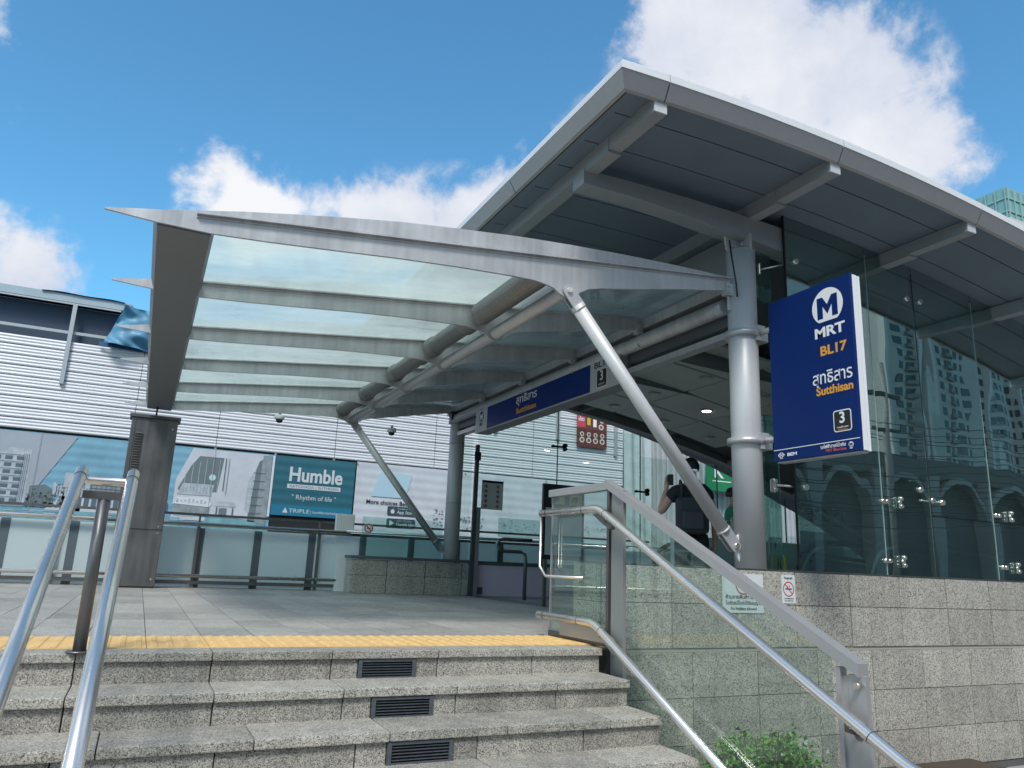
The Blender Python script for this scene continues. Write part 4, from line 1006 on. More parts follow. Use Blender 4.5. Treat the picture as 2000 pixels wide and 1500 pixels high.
details('room_marks', m_win, [(2.30, 2.60, 1.5 + .2 * k, 1.51 + .2 * k) for k in range(6)] + [(1.62, 1.64, 2.0, 2.8), (1.70, 1.71, 1.9, 2.8), (1.36, 1.364, 2.36, 2.8), (1.48, 1.484, 2.2, 2.8), (1.53, 1.56, 1.4, 1.6), (1.90, 1.93, 1.4, 1.6), (.6, 2.28, 1.36, 1.368)], 5)
details('bed_folds', m_bldg, [(.62 + .09 * k, .66 + .09 * k, 1.60 + random.uniform(0, .1), 1.71 + random.uniform(0, .08)) for k in range(8)], 5)
details('sheet_seams', m_mid, [(x, x + .008, 1.0, 3.0) for x in (-8.1, -5.0, -2.35, -.55, 1.35)], 6)
# humble panel
hb = thing('condo_banner', 'dark teal banner with white Humble lettering'.replace('Humble', 'bold brand') + ' on the clad building', 'banner', (3.83, 19.83, 2.26))
hb['label'] = 'dark teal banner with bold white lettering hung on the clad building'
MB().grid(lambda u, v: (-1.03 + 2.06 * u, .003 * math.sin(40 * v), -.76 + 1.50 * v), 20, 40).build('cloth', M_TEAL, hb)
MB().box(-1.02, 1.02, -.010, -.0075, -.76, -.50).build('foot_band', mat('band_blue', (.012, .16, .26), .5), hb)
text('Humble', .50, mat('banner_white', (.52, .56, .58), .6), hb, (.02, -.012, .27), '-Y', .028, width=1.36)
MB().box(-.68, .68, -.010, -.0075, -.07, .04).build('name_bar', mat('banner_white'), hb)
text('RATCHADA | SUTHISAN', .09, M_TEAL, hb, (0, -.013, -.015), '-Y', .0, width=1.24)
text('" Rhythm of life "', .17, mat('banner_white'), hb, (.02, -.012, -.29), '-Y', .0, width=1.12)
text('TRIPLE', .14, mat('banner_white'), hb, (-.32, -.013, -.635), '-Y', .0, width=.52)
MB().prism([(-.74, -.69), (-.60, -.69), (-.67, -.56)], 1, -.0125, -.0105).build('triangle_logo', mat('banner_white'), hb)
text('| humbleratchada.com', .10, mat('banner_white'), hb, (.40, -.013, -.64), '-Y', .0, width=.86)
# app banner
ab = thing('app_banner', 'white banner with dark app store badges between the strut and the teal banner', 'banner', (7.2, 19.85, 2.1))
MB().grid(lambda u, v: (-2.30 + 8.4 * u, .003 * math.sin(50 * v + 3 * u), -.95 + 1.88 * v), 30, 50).build('cloth', m_pale, ab)
MB().prism([(-1.85, .05), (-.9, .05), (-.75, .70), (-1.65, .70)], 1, -.013, -.010).build('pale_blue_patch', mat('print_lightblue', (.38, .55, .63), .6), ab)
text('More choices Better', .155, M_BLACK, ab, (-1.32, -.014, -.10), '-Y', .01, width=1.32)
for z, a, b in ((-.30, 'Available on the', 'App Store'), (-.62, 'GET IT ON', 'Google play')):
    MB().prism([(-.98 + p, z + q) for p, q in rounded(.80, .24, .04)], 1, -.013, -.010).build('badge', mat('badge_dark', (.03, .06, .08), .5), ab)
    text(b, .125, mat('banner_white'), ab, (-.86, -.016, z - .03), '-Y', .008, width=.5)
    text(a, .045, mat('banner_white'), ab, (-.90, -.016, z + .065), '-Y', .0, width=.40)
MB().prism([(-1.30, -.70), (-1.30, -.54), (-1.17, -.62)], 1, -.016, -.0145).build('badge_mark', mat('banner_white'), ab)
apple = [(-1.235 + .055 * math.cos(a) * (1 - .12 * math.exp(-((a - PI / 2) % (2 * PI)) ** 2 * 6)), -.315 + .06 * math.sin(a)) for a in [k * PI / 10 for k in range(20)]]
MB().prism(apple, 1, -.016, -.0145).prism([(-1.235, -.25), (-1.215, -.215), (-1.205, -.225)], 1, -.016, -.0145).build('badge_mark', mat('banner_white'), ab)
# faint line drawings on the pale banner
random.seed(5)
ink = mat('sketch_ink', (.16, .22, .23), .6)
for cx, cz, w, h, n in ((.05, -.45, .25, .55, 26), (1.0, -.55, .8, .40, 40), (2.6, -.55, 1.4, .40, 60), (4.6, -.5, 1.8, .45, 60)):
    mb = MB()
    for k in range(n):
        x = cx + random.uniform(-w / 2, w / 2); z = cz + random.uniform(-h / 2, h / 2); s_ = random.uniform(.012, .05)
        mb.prism([(x, z), (x + s_ * 1.4, z + s_ * .2), (x + s_, z + s_), (x - s_ * .2, z + s_ * .8)], 1, -.012, -.0095)
    stuff(mb.build('sketch_marks', ink, ab))
MB().prism(rect(1.9, 3.9, -.80, -.28), 1, -.0088, -.0085).build('dark_patch', mat('print_bluegrey', (.25, .36, .38), .6, var=.3, vscale=3), ab)
for x in (-2.3, .8, 3.4, 6.0): MB().disc((x, -.02, .9), (0, -1, 0), .02, .02, 10).build('eyelet', M_STEEL, ab)

# menu poster on the cladding
mp_ = thing('menu_poster', 'brown poster with white plates and a pink panel on the metal sheets', 'poster', (12.2, 19.88, 4.68))
MB().box(-.54, .54, 0, .02, -.52, .54).build('sheet', mat('poster_brown', (.13, .035, .03), .5), mp_)
MB().box(-.54, -.24, -.004, -.0005, .10, .54).build('pink_panel', mat('poster_pink', (.50, .06, .10), .5), mp_)
text('เกี๊ยว', .16, M_TXTW, mp_, (-.39, -.006, .34), '-Y', .02, width=.2)
MB().box(-.18, -.06, -.004, -.0005, .18, .50).build('yellow_panel', mat('poster_yellow', (.6, .42, .03), .5), mp_)
MB().box(.04, .16, -.004, -.0005, .14, .44).build('white_panel', M_TXTW, mp_)
for i in range(4):
    x = -.36 + i * .245
    for r, z in ((.09, -.30), (.075, -.12)):
        p = MB().disc((x, -.001, z), (0, -1, 0), r, .003, 18).build('plate', mat('plate_cream', (.62, .56, .50), .5), mp_)
        MB().disc((x, -.0045, z), (0, -1, 0), r * .55, .002, 14).build('food', mat('food', (.14, .08, .05), .6), p)
for r, z, x in ((.09, .16, .33), (.075, .36, .36)):
    p = MB().disc((x, -.001, z), (0, -1, 0), r, .003, 18).build('plate', mat('plate_cream'), mp_)
    MB().disc((x, -.0045, z), (0, -1, 0), r * .55, .002, 14).build('food', mat('food'), p)

# teal mesh curtain and upright grey sheets, right of the cladding
tc_ = thing('teal_curtain', 'pale teal safety netting hanging at the right end of the metal sheets', 'netting', (13.85, 19.9, 1.2))
MB().grid(lambda u, v: (-.42 + 1.0 * u, .05 * math.sin(16 * u + 1.5 * v), 3.9 * v - .3 + .25 * math.sin(2 * u) * (v > .9)), 30, 8).build('net', mat('net_teal', (.40, .47, .47), .8, var=.25, vscale=3), tc_)
us = thing('upright_sheet_wall', 'upright grey corrugated sheet wall right of the teal netting', 'wall', (13.3, 20.3, ZG))
for k in range(19):
    x = .02 + k * .42
    prof = [(x, .06), (x + .05, 0), (x + .12, 0), (x + .16, .05), (x + .24, .05), (x + .28, 0), (x + .35, 0), (x + .41, .06)]
    vs = [(p[0], p[1], 0) for p in prof] + [(p[0], p[1], 7.0) for p in prof]
    MB().add(vs, [(i, i + 1, i + 9, i + 8) for i in range(7)]).build('metal_sheet', mat('sheet_grey', (.42, .44, .45), .5, .3, var=.15, vscale=1.5, streak=.25), us)
rb = thing('rear_building', 'low grey building beyond the upright sheets, seen through both glass walls', 'building', (21.4, 23, ZG))
MB().box(0, 70, 0, 10, 0, 7.5).build('wall', mat('rear_wall', (.20, .22, .22), .8, var=.3, vscale=.5), rb)
for k in range(12): MB().box(2 + k * 5, 5 + k * 5, -.08, -.01, 1.2, 3.4).build('window', mat('condo_window', (.03, .045, .055), .25), rb)
ks = thing('green_shop_sign', 'green shop sign with a white letter K behind the far glass', 'sign', (17.35, 19.9, 3.75))
MB().bbox(-.62, .62, 0, .08, -.55, .45, .02).build('panel', mat('shop_green', (.01, .20, .08), .6), ks)
text('K', .62, M_TXTW, ks, (-.14, -.006, .10), '-Y', .02)
text('EXPRESS', .09, M_TXTW, ks, (0, -.006, -.24), '-Y', .0, width=.8) if False else MB().box(-.4, .4, -.004, -.0005, -.22, -.19).build('underline', M_TXTW, ks)

# ================================================================== inside the station
# ceiling rafts with downlights following the roof
for (xa, xb, ya, yb, dz, lab) in ((5.9, 9.2, 6.9, 10.7, -.40, 'grey metal ceiling raft with round downlights above the escalators'),):
    c = thing('ceiling_raft', lab, 'ceiling', ((xa + xb) / 2, (ya + yb) / 2, 3.2))
    cx, cy = (xa + xb) / 2, (ya + yb) / 2
    mcl = mat('ceiling_panel', (.74, .74, .71), .45, .2, var=.1)
    nx, ny = 3, 4
    for i in range(nx):
        for j in range(ny):
            x0 = xa + (xb - xa) * i / nx; x1 = xa + (xb - xa) * (i + 1) / nx; y0 = ya + (yb - ya) * j / ny; y1 = ya + (yb - ya) * (j + 1) / ny
            z0 = 3.72 + A(x0) + dz - 3.2; z1 = 3.72 + A(x1) + dz - 3.2; g_ = .03
            MB().add([(x0 + g_ - cx, y0 + g_ - cy, z0), (x1 - g_ - cx, y0 + g_ - cy, z1), (x1 - g_ - cx, y1 - g_ - cy, z1), (x0 + g_ - cx, y1 - g_ - cy, z0)] + [(x0 + g_ - cx, y0 + g_ - cy, z0 + .04), (x1 - g_ - cx, y0 + g_ - cy, z1 + .04), (x1 - g_ - cx, y1 - g_ - cy, z1 + .04), (x0 + g_ - cx, y1 - g_ - cy, z0 + .04)],
                     [(3, 2, 1, 0), (4, 5, 6, 7), (0, 1, 5, 4), (1, 2, 6, 5), (2, 3, 7, 6), (3, 0, 4, 7)]).build('ceiling_panel', mcl, c)
    k = 0
    for x in (6.75, 7.75, 8.75):
        for y in (8.0, 9.2, 10.3):
            z = 3.72 + A(x) + dz - 3.2 - .006; k += 1
            o = MB().tube([(x - cx, y - cy, z), (x - cx, y - cy, z - .015)], .10, 20).build('downlight', M_ALU, c)
            MB().disc((x - cx, y - cy, z - .0165), (0, 0, -1), .065, .002, 16).build('lens', mat('lamp_on', (1, .9, .7), .4, emit=14.0) if k in (5, 8) else mat('lamp_off', (.55, .52, .40), .3), o)
# dark ceiling boards and ducts above
cc = thing('upper_ceiling', 'dark boarded ceiling with ducts inside the station roof', 'ceiling', (9, 8.5, 3.3))
mdk = mat('ceiling_dark', (.13, .145, .155), .6, .1)
for k in range(6):
    x = 5.2 + k * 1.72
    MB().box(x - 9, x + .12 - 9, -3.3, 3.2, 3.50 + A(x) - 3.3, 3.60 + A(x) - 3.3).build('cross_beam', mdk, cc)
vs = []; n = 12
MBd = MB()
def dk(u, v): x = 4.75 + 15 * u; return (x - 9, -3.45 + 6.8 * v, 3.66 + A(x) - 3.3)
MBd.grid(dk, n, 1, False); MBd.build('board', mdk, cc)
MB().tube([(-3.6, -1.2, -.12), (-.4, -1.2, -.25)], .10, 12).tube([(-3.6, .3, -.06), (-.4, .3, -.2)], .07, 12).build('duct', mdk, cc)
# station hall end wall + floor beyond
hl = struct(MB().box(15.5, 15.7, 5.2, 11.7, ZG, 4).build('hall_end_wall', mat('hall_wall', (.30, .36, .36), .7)))
struct(MB().box(6.7, 15.5, 5.14, 11.68, -.03, 0.0).build('hall_floor', G_FLOOR))

# escalators: glass balustrades with looped black handrails
def escalator(y, label):
    e = thing('escalator', label, 'escalator', (6.95, y, 0), 'escalators inside the station')
    for s in (0, .95):
        pts = []
        for k in range(13):
            a = PI / 2 + PI * k / 12; pts.append((.42 + .42 * math.cos(a), s, .50 + .42 * math.sin(a)))
        L = 5.5
        pts2 = [(L, s, .92 - .25)] + [(1.2, s, .92)] + pts + [(L, s, .05)]
        MB().tube(pts2, .032, 10).build('handrail', M_DARK, e)
        MB().tube([(p[0] + .0, p[1], p[2]) for p in [(.42 + .355 * math.cos(PI / 2 + PI * k / 12), s, .50 + .355 * math.sin(PI / 2 + PI * k / 12)) for k in range(13)]], .020, 8).build('handrail_guide', M_WHITE, e)
        MB().prism([(.10, .16), (.10, .6), (.25, .82), (.5, .86), (1.2, .86), (L, .62), (L, .06), (.3, .12)], 1, s - .006, s + .006).build('glass_side', glass('esc_glass', (.6, .75, .72), 1.2) if 'esc_glass' not in MATS else MATS['esc_glass'], e)
        MB().box(.1, L, s - .07, s + .07, 0, .14).build('skirt', M_BRUSH, e)
    MB().box(.1, 1.6, .08, .87, 0.002, .02).build('landing_plate', M_STEEL, e)
    for k in range(12):
        MB().box(1.6 + k * .3, 1.895 + k * .3, .08, .87, .0 - .0 * k, .018).build('step', mat('esc_step', (.12, .12, .12), .5, .6), e)
    return e
escalator(5.75, 'near escalator with looped handrails behind the station glass')
escalator(8.6, 'far escalator with looped handrails behind the standing man')
# grey side cladding, notices near glass
sg = thing('escalator_notice', 'white and yellow safety notice sticker low on the station glass', 'sign', (5.40, 5.55, .60))
MB().box(-.0, .16, 0, .01, .10, .27).build('white_sheet', mat('sticker_white'), sg)
MB().box(.02, .20, -.004, .006, -.06, .098).build('yellow_sheet', mat('notice_yellow', (.55, .45, .03), .5), sg)
MB().box(.09, .105, -.008, -.0045, -.03, .04).box(.12, .135, -.008, -.0045, -.03, .025).disc((.098, -.006, .055), (0, 1, 0), .011, .002, 10).disc((.128, -.006, .04), (0, 1, 0), .010, .002, 10).build('pictogram', M_BLACK, sg)
text('i', .11, M_NAVY2, sg, (.07, -.006, .19), '-Y', .03)
hw = thing('ticket_counter', 'long grey counter cladding beside the escalators', 'counter', (6.0, 7.4, 0))
MB().bbox(-.3, 1.9, 0, .08, 0.01, .93, .02).build('panel', mat('counter_grey', (.50, .55, .54), .4, .2), hw)
MB().bbox(0.1, .7, -.012, -.001, .62, .80, .003).build('screen', mat('counter_screen', (.45, .5, .5), .3), hw)
# information board behind the landing glass
ib = thing('information_board', 'dark framed information board with yellow strips behind the landing glass', 'board', (5.12, 9.0, 0))
MB().bbox(-.34, .30, 0, .05, .60, 1.60, .01).build('frame', M_DARK, ib)
MB().box(-.30, .26, -.006, -.001, .66, 1.28).build('sheet', mat('board_sheet', (.55, .60, .60), .5), ib)
for x in (-.22, .06): MB().box(x, x + .20, -.008, -.001, 1.33, 1.48).build('yellow_strip', mat('notice_yellow'), ib)
for x in (-.14, .14): MB().box(x - .04, x + .04, -.012, -.009, 1.37, 1.44).build('pictogram', M_BLACK, ib)
MB().box(-.30, -.26, .0, .04, 0, .6).box(.22, .26, 0, .04, 0, .6).build('leg', M_BRUSH, ib)
# looped queue rail
qr = thing('queue_rail', 'curved stainless queue rail in front of the lilac wall', 'rail', (5.35, 10.6, 0))
MB().tube([(0, 0, 0), (0, 0, .60), (-.02, 0, .68), (-.08, 0, .71), (-.38, 0, .71), (-.46, 0, .74), (-.50, 0, .80), (-.46, 0, .87), (-.38, 0, .89), (0.1, 0, .89)], .028, 12).build('tube', mat('rail_dull', (.22, .23, .23), .35, .8), qr)

# ================================================================== people
def skin_body(name, nodes, edges, m, parent, loc=(0, 0, 0), root=0, sub=2, rot=0):
    me = bpy.data.meshes.new(name); me.from_pydata([n[0] for n in nodes], edges, [])
    o = bpy.data.objects.new(name, me); COL.objects.link(o)
    md = o.modifiers.new('skin', 'SKIN'); md.use_smooth_shade = True
    for i, n in enumerate(nodes):
        r = n[1]; r = (r, r) if not isinstance(r, tuple) else r
        me.skin_vertices[0].data[i].radius = r; me.skin_vertices[0].data[i].use_root = (i == root)
    s = o.modifiers.new('sub', 'SUBSURF'); s.levels = sub; s.render_levels = sub
    bpy.context.view_layer.update()
    nm = bpy.data.meshes.new_from_object(o.evaluated_get(bpy.context.evaluated_depsgraph_get()))
    bpy.data.objects.remove(o); nm.materials.clear(); nm.materials.append(m)
    for p in nm.polygons: p.use_smooth = True
    return link(name, nm, parent, loc)
M_SKIN = mat('skin', (.52, .32, .24), .55)
M_HAIR = mat('hair_black', (.012, .011, .011), .5)
def ellipsoid(c, r, n=16, m=12, squash=None):
    mb = MB()
    mb.grid(lambda u, v: (c[0] + r[0] * math.cos(2 * PI * u) * math.sin(PI * v), c[1] + r[1] * math.sin(2 * PI * u) * math.sin(PI * v), c[2] + r[2] * math.cos(PI * v)), n, m); return mb
def person(loc, rot, label, shirt, trousers, raised, backpack, H=1.70, hairm=None, cap=False):
    p = thing('person', label, 'person', loc); p.rotation_euler = (0, 0, rot)
    k = H / 1.70
    def S(x, y, z): return (x * k, y * k, z * k)
    # body: +Y is the way the person faces
    n = [(S(0, 0, .92), (.110, .085)), (S(0, 0, 1.08), (.125, .09)), (S(0, 0, 1.26), (.15, .10)), (S(0, 0, 1.38), (.10, .08)), (S(0, .01, 1.45), .052), (S(0, .02, 1.52), .055), (S(0, .025, 1.60), .082)]
    e = [(0, 1), (1, 2), (2, 3), (3, 4), (4, 5), (5, 6)]
    def limb(start, pts):
        prev = start
        for q, r in pts: n.append((S(*q), r)); e.append((prev, len(n) - 1)); prev = len(n) - 1
        return prev
    # legs
    for s in (-1, 1):
        limb(0, [((s * .09, 0, .84), .085), ((s * .10, .01, .48), .060), ((s * .105, -.01, .10), .040), ((s * .11, .05, .045), .038), ((s * .115, .13, .03), .032)])
    # arms
    if raised:
        hl_ = limb(3, [((-.17, 0, 1.38), .058), ((-.29, -.02, 1.17), .045), ((-.325, .02, 1.12), .042), ((-.27, .05, 1.33), .031), ((-.255, .055, 1.385), .026)])
    else:
        hl_ = limb(3, [((-.17, 0, 1.38), .056), ((-.23, -.02, 1.12), .043), ((-.24, .02, .90), .032), ((-.24, .03, .84), .026)])
    hr_ = limb(3, [((.17, 0, 1.38), .058), ((.24, -.01, 1.12), .044), ((.25, .05, .88), .033), ((.25, .06, .82), .026)])
    for hnd, up in ((hl_, raised), (hr_, False)):
        b = Vector(n[hnd][0]) / k; sg_ = 1 if up else -1; inw = 1 if hnd == hl_ else -1
        pm = b + Vector((0.0, .005, .055 * sg_)); 
        palm = limb(hnd, [((pm.x, pm.y, pm.z), (.034, .018))])
        for f in range(4):
            ox = (-.027 + .018 * f)
            ln = (.036, .043, .040, .030)[f]
            a = pm + Vector((.35 * ox, ox * .9, .035 * sg_)); c_ = a + Vector((inw * .006, .012, ln * sg_)); d_ = c_ + Vector((inw * .016, .014, ln * .55 * sg_))
            limb(palm, [(tuple(a), .0095), (tuple(c_), .0088), (tuple(d_), .0075)])
        t = pm + Vector((inw * .030, .024, -.005 * sg_)); t2 = t + Vector((inw * .012, .018, .03 * sg_))
        limb(palm, [(tuple(t), .011), (tuple(t2), .009)])
    skin_body('body', n, e, M_SKIN, p)
    # face details
    MB_ = ellipsoid(S(0, .112, 1.60), (.011 * k, .018 * k, .018 * k), 10, 8); MB_.build('nose', M_SKIN, p)
    for s in (-1, 1):
        ellipsoid(S(s * .032, .098, 1.618), (.011 * k, .007 * k, .006 * k), 10, 8).build('eye', M_BLACK, p)
        ellipsoid(S(s * .083, .02, 1.60), (.010 * k, .018 * k, .028 * k), 10, 8).build('ear', M_SKIN, p)
    ellipsoid(S(0, .098, 1.565), (.022 * k, .006 * k, .005 * k), 10, 6).build('mouth', mat('lips', (.35, .14, .12), .5), p)
    # hair shell
    def hair(u, v):
        a = 2 * PI * u; th = PI * .60 * v
        rr = (.098 * k, .108 * k, .105 * k)
        x, y, z = rr[0] * math.cos(a) * math.sin(th), rr[1] * math.sin(a) * math.sin(th), rr[2] * math.cos(th)
        f = .5 + .5 * math.sin(a)
        if f > .8 and v > .62: z = max(z, .045 * k)
        return (x, y + .015 * k, z + 1.625 * k)
    MB().grid(hair, 28, 14).build('hair', hairm or M_HAIR, p)
    if cap:
        MB().grid(lambda u, v: (.062 * k * math.cos(PI * u) * (1), (.075 + .085 * math.sin(PI * u) * v) * k, (1.655 - .012 * v) * k), 12, 3).build('cap_peak', M_HAIR, p)
    # clothes
    tn = [(S(0, 0, .90), (.172, .13)), (S(0, 0, 1.12), (.158, .118)), (S(0, 0, 1.28), (.175, .125)), (S(0, 0, 1.375), (.12, .095)), (S(0, .0, 1.425), (.07, .065))]
    te = [(0, 1), (1, 2), (2, 3), (3, 4)]
    for s in (-1, 1):
        tn.append((S(s * .165, 0, 1.375), .082)); te.append((3, len(tn) - 1))
        tn.append((S(s * (.225 if raised and s < 0 else .215), -.01, 1.235), .070)); te.append((len(tn) - 2, len(tn) - 1))
    skin_body('shirt', tn, te, shirt, p)
    ln_ = [(S(0, 0, 1.02), (.160, .120))]; le = []
    for s in (-1, 1):
        b = len(ln_)
        ln_ += [(S(s * .09, 0, .84), .105), (S(s * .10, .01, .48), .080), (S(s * .105, -.01, .12), .065)]
        le += [(0, b), (b, b + 1), (b + 1, b + 2)]
        MB().bbox(*[v * k for v in (s * .11 - .05, s * .11 + .05, -.09, .19, 0, .085)], .03).build('shoe', M_DARK, p)
    skin_body('trousers', ln_, le, trousers, p)
    return p
fwd_man = math.atan2(-.5, .8)
man = person((5.28, 6.55, 0), fwd_man, 'man in black shirt with backpack raising a phone, seen from behind the strut', mat('cloth_black', (.016, .018, .022), .85), mat('cloth_dark', (.025, .028, .035), .85), True, True, 1.70, None, False)
# backpack, worn on the back: it hangs from the man
bp_ = thing('backpack', 'dark grey backpack on the back of the man in black', 'backpack', (5.28, 6.55, 0)); bp_.rotation_euler = (0, 0, fwd_man)
mbk = mat('backpack_grey', (.035, .042, .052), .8, var=.3, vscale=14)
MB().bbox(-.185, .15, -.31, -.125, .90, 1.27, .05).build('bag', mbk, bp_)
MB().bbox(-.13, .09, -.345, -.305, .94, 1.12, .02).build('pocket', mat('backpack_pocket', (.05, .055, .065), .8), bp_)
for s in (-.11, .09): MB().tube([(s, -.14, 1.26), (s, -.12, 1.42), (s, .02, 1.475), (s, .13, 1.36), (s * 1.1, .14, 1.15)], .014, 8).build('strap', mbk, bp_)
MB().tube([(-.02, -.2, 1.27), (0, -.2, 1.31), (.03, -.2, 1.27)], .010, 8).build('handle', mbk, bp_)
ph = thing('phone', 'dark phone held up in the hand of the man in black', 'phone', (5.28, 6.55, 0)); ph.rotation_euler = (0, 0, fwd_man)
MB().bbox(-.235, -.175, .085, .093, 1.43, 1.55, .003).build('case', M_DARK, ph)
person((7.28, 8.15, 0), -2.2, 'person in white and green shirt half hidden behind the near column', mat('cloth_green', (.02, .22, .13), .8, var=.3, vscale=8), mat('cloth_dark'), False, False, 1.66)
hd_ = thing('green_bag', 'green and white carrier bag by the person behind the near column', 'bag', (7.0, 7.9, .78))
MB().bbox(-.12, .12, -.05, .05, 0, .32, .02).build('bag', mat('bag_green', (.02, .30, .18), .6), hd_)
MB().box(-.09, .09, -.054, -.051, .06, .16).build('white_band', M_TXTW, hd_)
MB().tube([(-.06, 0, .31), (-.05, 0, .42), (.05, 0, .42), (.06, 0, .31)], .006, 6).build('handle', M_TXTW, hd_)

# ================================================================== bush between balustrade and wall
random.seed(11)
bu = thing('bush', 'bright green leafy bush with tiny white flowers at the foot of the granite wall', 'bush', (3.93, 4.15, ZG - .06))
M_LEAF = bpy.data.materials.new('leaf'); M_LEAF.use_nodes = True
t = M_LEAF.node_tree; b = t.nodes['Principled BSDF']; oi = N(t, 'ShaderNodeNewGeometry'); rp = N(t, 'ShaderNodeValToRGB'); t.links.new(oi.outputs['Random Per Island'], rp.inputs[0])
rp.color_ramp.elements[0].color = (.04, .13, .015, 1); rp.color_ramp.elements[1].color = (.17, .36, .045, 1); t.links.new(rp.outputs[0], b.inputs['Base Color']); b.inputs['Roughness'].default_value = .45
lf = MB(); stems = MB()
for k in range(80):
    a = random.uniform(0, 2 * PI); rr = random.uniform(.05, 1) ** .6
    tip = Vector((math.cos(a) * .48 * rr, math.sin(a) * .26 * rr, .28 + .30 * math.sqrt(max(0, 1 - rr * rr)) + random.uniform(-.05, .06)))
    base = Vector((tip.x * .25, tip.y * .25, 0)); mid = (base + tip) / 2 + Vector((tip.x * .15, tip.y * .15, .03))
    stems.tube([base, mid, tip], .004, 5, False)
    for j in range(85):
        s = random.uniform(.25, 1.03); pt = base.lerp(tip, s) + Vector((random.gauss(0, .035), random.gauss(0, .03), random.gauss(0, .03)))
        d = Vector((random.gauss(0, 1), random.gauss(0, 1), random.gauss(.25, .6))).normalized(); sd = d.cross(Vector((random.gauss(0, .4), random.gauss(0, .4), 1))).normalized(); L = random.uniform(.024, .048); w = L * .30
        up_ = sd.cross(d) * L * .12
        lf.add([pt, pt + d * L * .45 + sd * w - up_, pt + d * L, pt + d * L * .45 - sd * w - up_, pt + d * L * .5], [(0, 1, 4), (1, 2, 4), (2, 3, 4), (3, 0, 4)])
stuff(lf.build('foliage', M_LEAF, bu)); stems.build('stem', mat('twig', (.10, .07, .04), .8), bu)
fl = MB()
for k in range(9):
    a = random.uniform(0, 2 * PI); c = Vector((math.cos(a) * .40, -.14 + math.sin(a) * .12, .50 + random.uniform(-.12, .10)))
    for q in range(5):
        an = q * 2 * PI / 5; fl.add([c, c + Vector((math.cos(an) * .014, -.004, math.sin(an) * .014)), c + Vector((math.cos(an + .6) * .014, -.004, math.sin(an + .6) * .014))], [(0, 1, 2)])
fl.build('flower', mat('petal', (.75, .75, .72), .6), bu)
pl = struct(MB().box(2.95, 6.9, 3.55, 4.77, ZG - .02, ZG + .05).build('planting_bed', mat('soil', (.06, .045, .03), .95, var=.4, vscale=8)))

# ================================================================== distant towers
def tower(name, label, x0, x1, y0, y1, zt, mg, mw, fx, fz, band=None):
    tw = thing(name, label, 'building', (x0, y0, ZG))
    MB().box(0, x1 - x0, 0, y1 - y0, 0, zt - ZG).build('curtain_wall', mg, tw)
    return tw
m_tg = mat('tower_glass', (.20, .42, .41), .25, .2, var=.25, vscale=.08)
tw = tower('glass_tower', 'teal glass office tower with white bands beyond the roof edge', 89.0, 120, 50, 78, 47.9, m_tg, M_WHITE, 1, 1)
zc = 0
mf = mat('tower_mullion', (.25, .40, .40), .5)
z = 2.0
while z < 49.0:
    MB().box(-.12, 31, -.12, 28, z - .10, z + .10).build('floor_band', mf, tw); z += 1.75
for zz, h in ((44.2, 1.1), (38.6, 1.0)):
    MB().box(-.25, 31, -.25, 28.2, zz - h, zz + h * .5).build('white_band', mat('band_white', (.55, .56, .55), .6), tw)
mb = MB()
for k in range(24): mb.box(-.2, -.1, k * 1.2, k * 1.2 + .14, 0, 48.9)
for k in range(26): mb.box(k * 1.2, k * 1.2 + .14, -.2, -.1, 0, 48.9)
stuff(mb.build('mullions', mf, tw))

# street behind the camera: condominium, arcaded shops, trees and wires, mirrored in the station glass
cd = thing('condominium', 'tall grey condominium block mirrored in the station glass', 'building', (141, -100, ZG))
m_cw = mat('condo_wall', (.50, .50, .48), .7, var=.1, vscale=.2)
MB().box(0, 120, -16, 0, 8, 116).box(6, 120, -14, -1, 0, 8).build('wall', m_cw, cd)
pt = thing('pale_tower', 'pale office tower standing behind the condominium, mirrored in the station glass', 'building', (54, -62, ZG))
MB().box(0, 33, -14, 0, 0, 75).build('wall', mat('pale_tower_wall', (.72, .74, .74), .6), pt)
for k in range(22): MB().box(-.1, 33.1, -.02, .15, 2 + k * 3.3, 2.5 + k * 3.3).build('floor_band', mat('pale_tower_band', (.55, .60, .61), .5), pt)
mb = MB(); mf2 = MB()
for i in range(34):
    for j in range(36):
        x = 1.2 + i * 3.45; z = 10 + j * 2.9; wd = 2.0 if i % 4 else 1.1
        mb.box(x, x + wd, .02, .12, z, z + 1.7)
        if i % 4 == 2: mf2.box(x - .4, x + 2.4, .1, .9, z - .5, z + .35)
stuff(mb.build('window', mat('condo_window', (.03, .045, .055), .25), cd)); stuff(mf2.build('balcony', mat('condo_balcony', (.25, .25, .25), .7), cd))
for k in (0, 11.2, 13.5, 35, 47, 61, 75, 96): MB().box(k, k + 1.0, .0, 1.6, 8, 117).build('pier', mat('condo_pier', (.62, .62, .60), .6), cd)
sp_ = thing('arcade_building', 'low arcaded shop building mirrored in the station glass', 'building', (20, -26, ZG))
mb = MB().box(0, 60, -8, 0, 8.8, 10.2).box(0, 60, -8, -1.2, 0, 8.8)
mb.build('wall', mat('arcade_wall', (.16, .16, .155), .8, var=.2, vscale=.4), sp_)
for k in range(10):
    x = 6 * k
    MB().box(x, x + .8, -.6, .3, 0, 9).build('column', mat('arcade_column', (.34, .34, .33), .7), sp_)
    ar = MB()
    for q in range(12):
        a0, a1 = PI * q / 12, PI * (q + 1) / 12; cx_, R1, R2 = x + 3.4, 2.5, 2.9
        ar.prism([(cx_ + R1 * math.cos(a0), 6.1 + R1 * math.sin(a0)), (cx_ + R2 * math.cos(a0), 6.1 + R2 * math.sin(a0)), (cx_ + R2 * math.cos(a1), 6.1 + R2 * math.sin(a1)), (cx_ + R1 * math.cos(a1), 6.1 + R1 * math.sin(a1))], 1, -.5, .2)
    ar.build('arch', mat('arcade_column'), sp_)
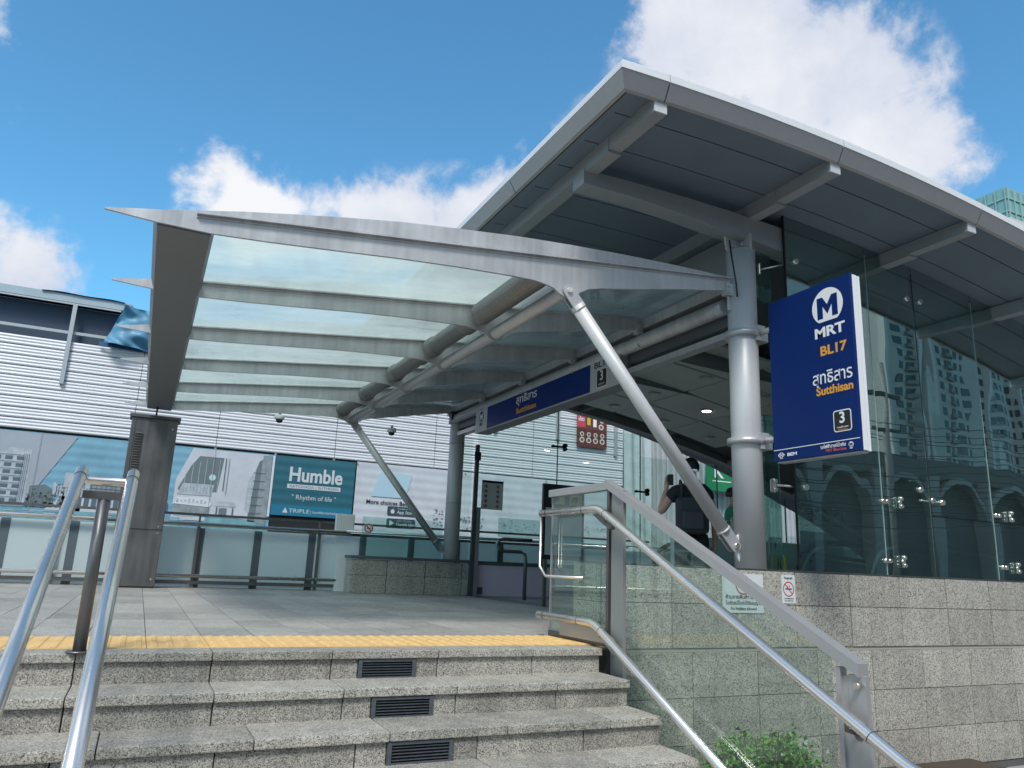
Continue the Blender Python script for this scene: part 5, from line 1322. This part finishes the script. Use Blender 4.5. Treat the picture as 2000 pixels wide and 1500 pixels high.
bk = thing('shophouse_row', 'dark row of shophouses on the far side of the street', 'building', (-50, -30, ZG))
MB().box(0, 66, -10, 0, 0, 11).build('wall', mat('shop_wall', (.14, .135, .13), .8, var=.3, vscale=.3), bk)
for k in range(11):
    for j in range(3): MB().box(1.5 + 6 * k, 4.7 + 6 * k, .0, .1, 1.0 + j * 3.4, 3.2 + j * 3.4).build('window', mat('condo_window'), bk)
# street trees across the road
def tree(x, y, h, seed, label):
    random.seed(seed); t_ = thing('street_tree', label, 'tree', (x, y, ZG), 'street trees mirrored in the glass')
    MB().tube([(0, 0, 0), (.05, .1, h * .35), (0, 0, h * .7)], [.22, .16, .07], 8).build('trunk', mat('bark', (.07, .055, .04), .9), t_)
    cr = MB()
    for k in range(60):
        c = Vector((random.gauss(0, h * .22), random.gauss(0, h * .2), h * .68 + random.gauss(0, h * .13)))
        for j in range(70):
            d = Vector((random.gauss(0, 1), random.gauss(0, 1), random.gauss(0, .8))).normalized(); p = c + d * random.uniform(.3, 1) * h * .12
            s = random.uniform(.07, .14); u = d.orthogonal().normalized(); v = d.cross(u)
            cr.add([p, p + u * s + d * s * .3, p + v * s], [(0, 1, 2)])
    stuff(cr.build('crown', mat('tree_leaf', (.035, .07, .02), .7, var=.4, vscale=1), t_))
for k, (x, y, h) in enumerate(((15, -22, 6), (31, -23, 7))):
    tree(x, y, h, 20 + k, ('first', 'second', 'third', 'fourth')[k] + ' street tree from the left across the road, seen as a reflection')
# utility poles and cables across the street
pp = thing('utility_pole', 'concrete utility pole across the street, seen as a reflection', 'pole', (24, -9, ZG))
MB().tube([(0, 0, 0), (0, 0, 9.5)], [.16, .11], 10).build('pole', mat('pole_concrete', (.35, .34, .32), .8), pp)
MB().box(-.9, .9, -.06, .06, 8.2, 8.35).box(-.7, .7, -.06, .06, 6.9, 7.0).build('cross_arm', M_DARK, pp)
cbm = MB()
for k in range(16):
    z = 3.9 + k * .24 + random.uniform(-.08, .08); y = -9 + random.uniform(-.25, .25); sag = random.uniform(.3, .7)
    cbm.tube([(-30 + 80 * s / 16, y, ZG + z - sag * (1 - (2 * ((s / 4) % 1) - 1) ** 2)) for s in range(17)], .015, 5, False)
tag(cbm.build('overhead_cables', mat('cable_black', (.02, .02, .02), .6)), 'bundle of black overhead cables along the street, seen as a reflection', 'cables')
SC.cycles.use_denoising = True
print('objects', len(bpy.data.objects))
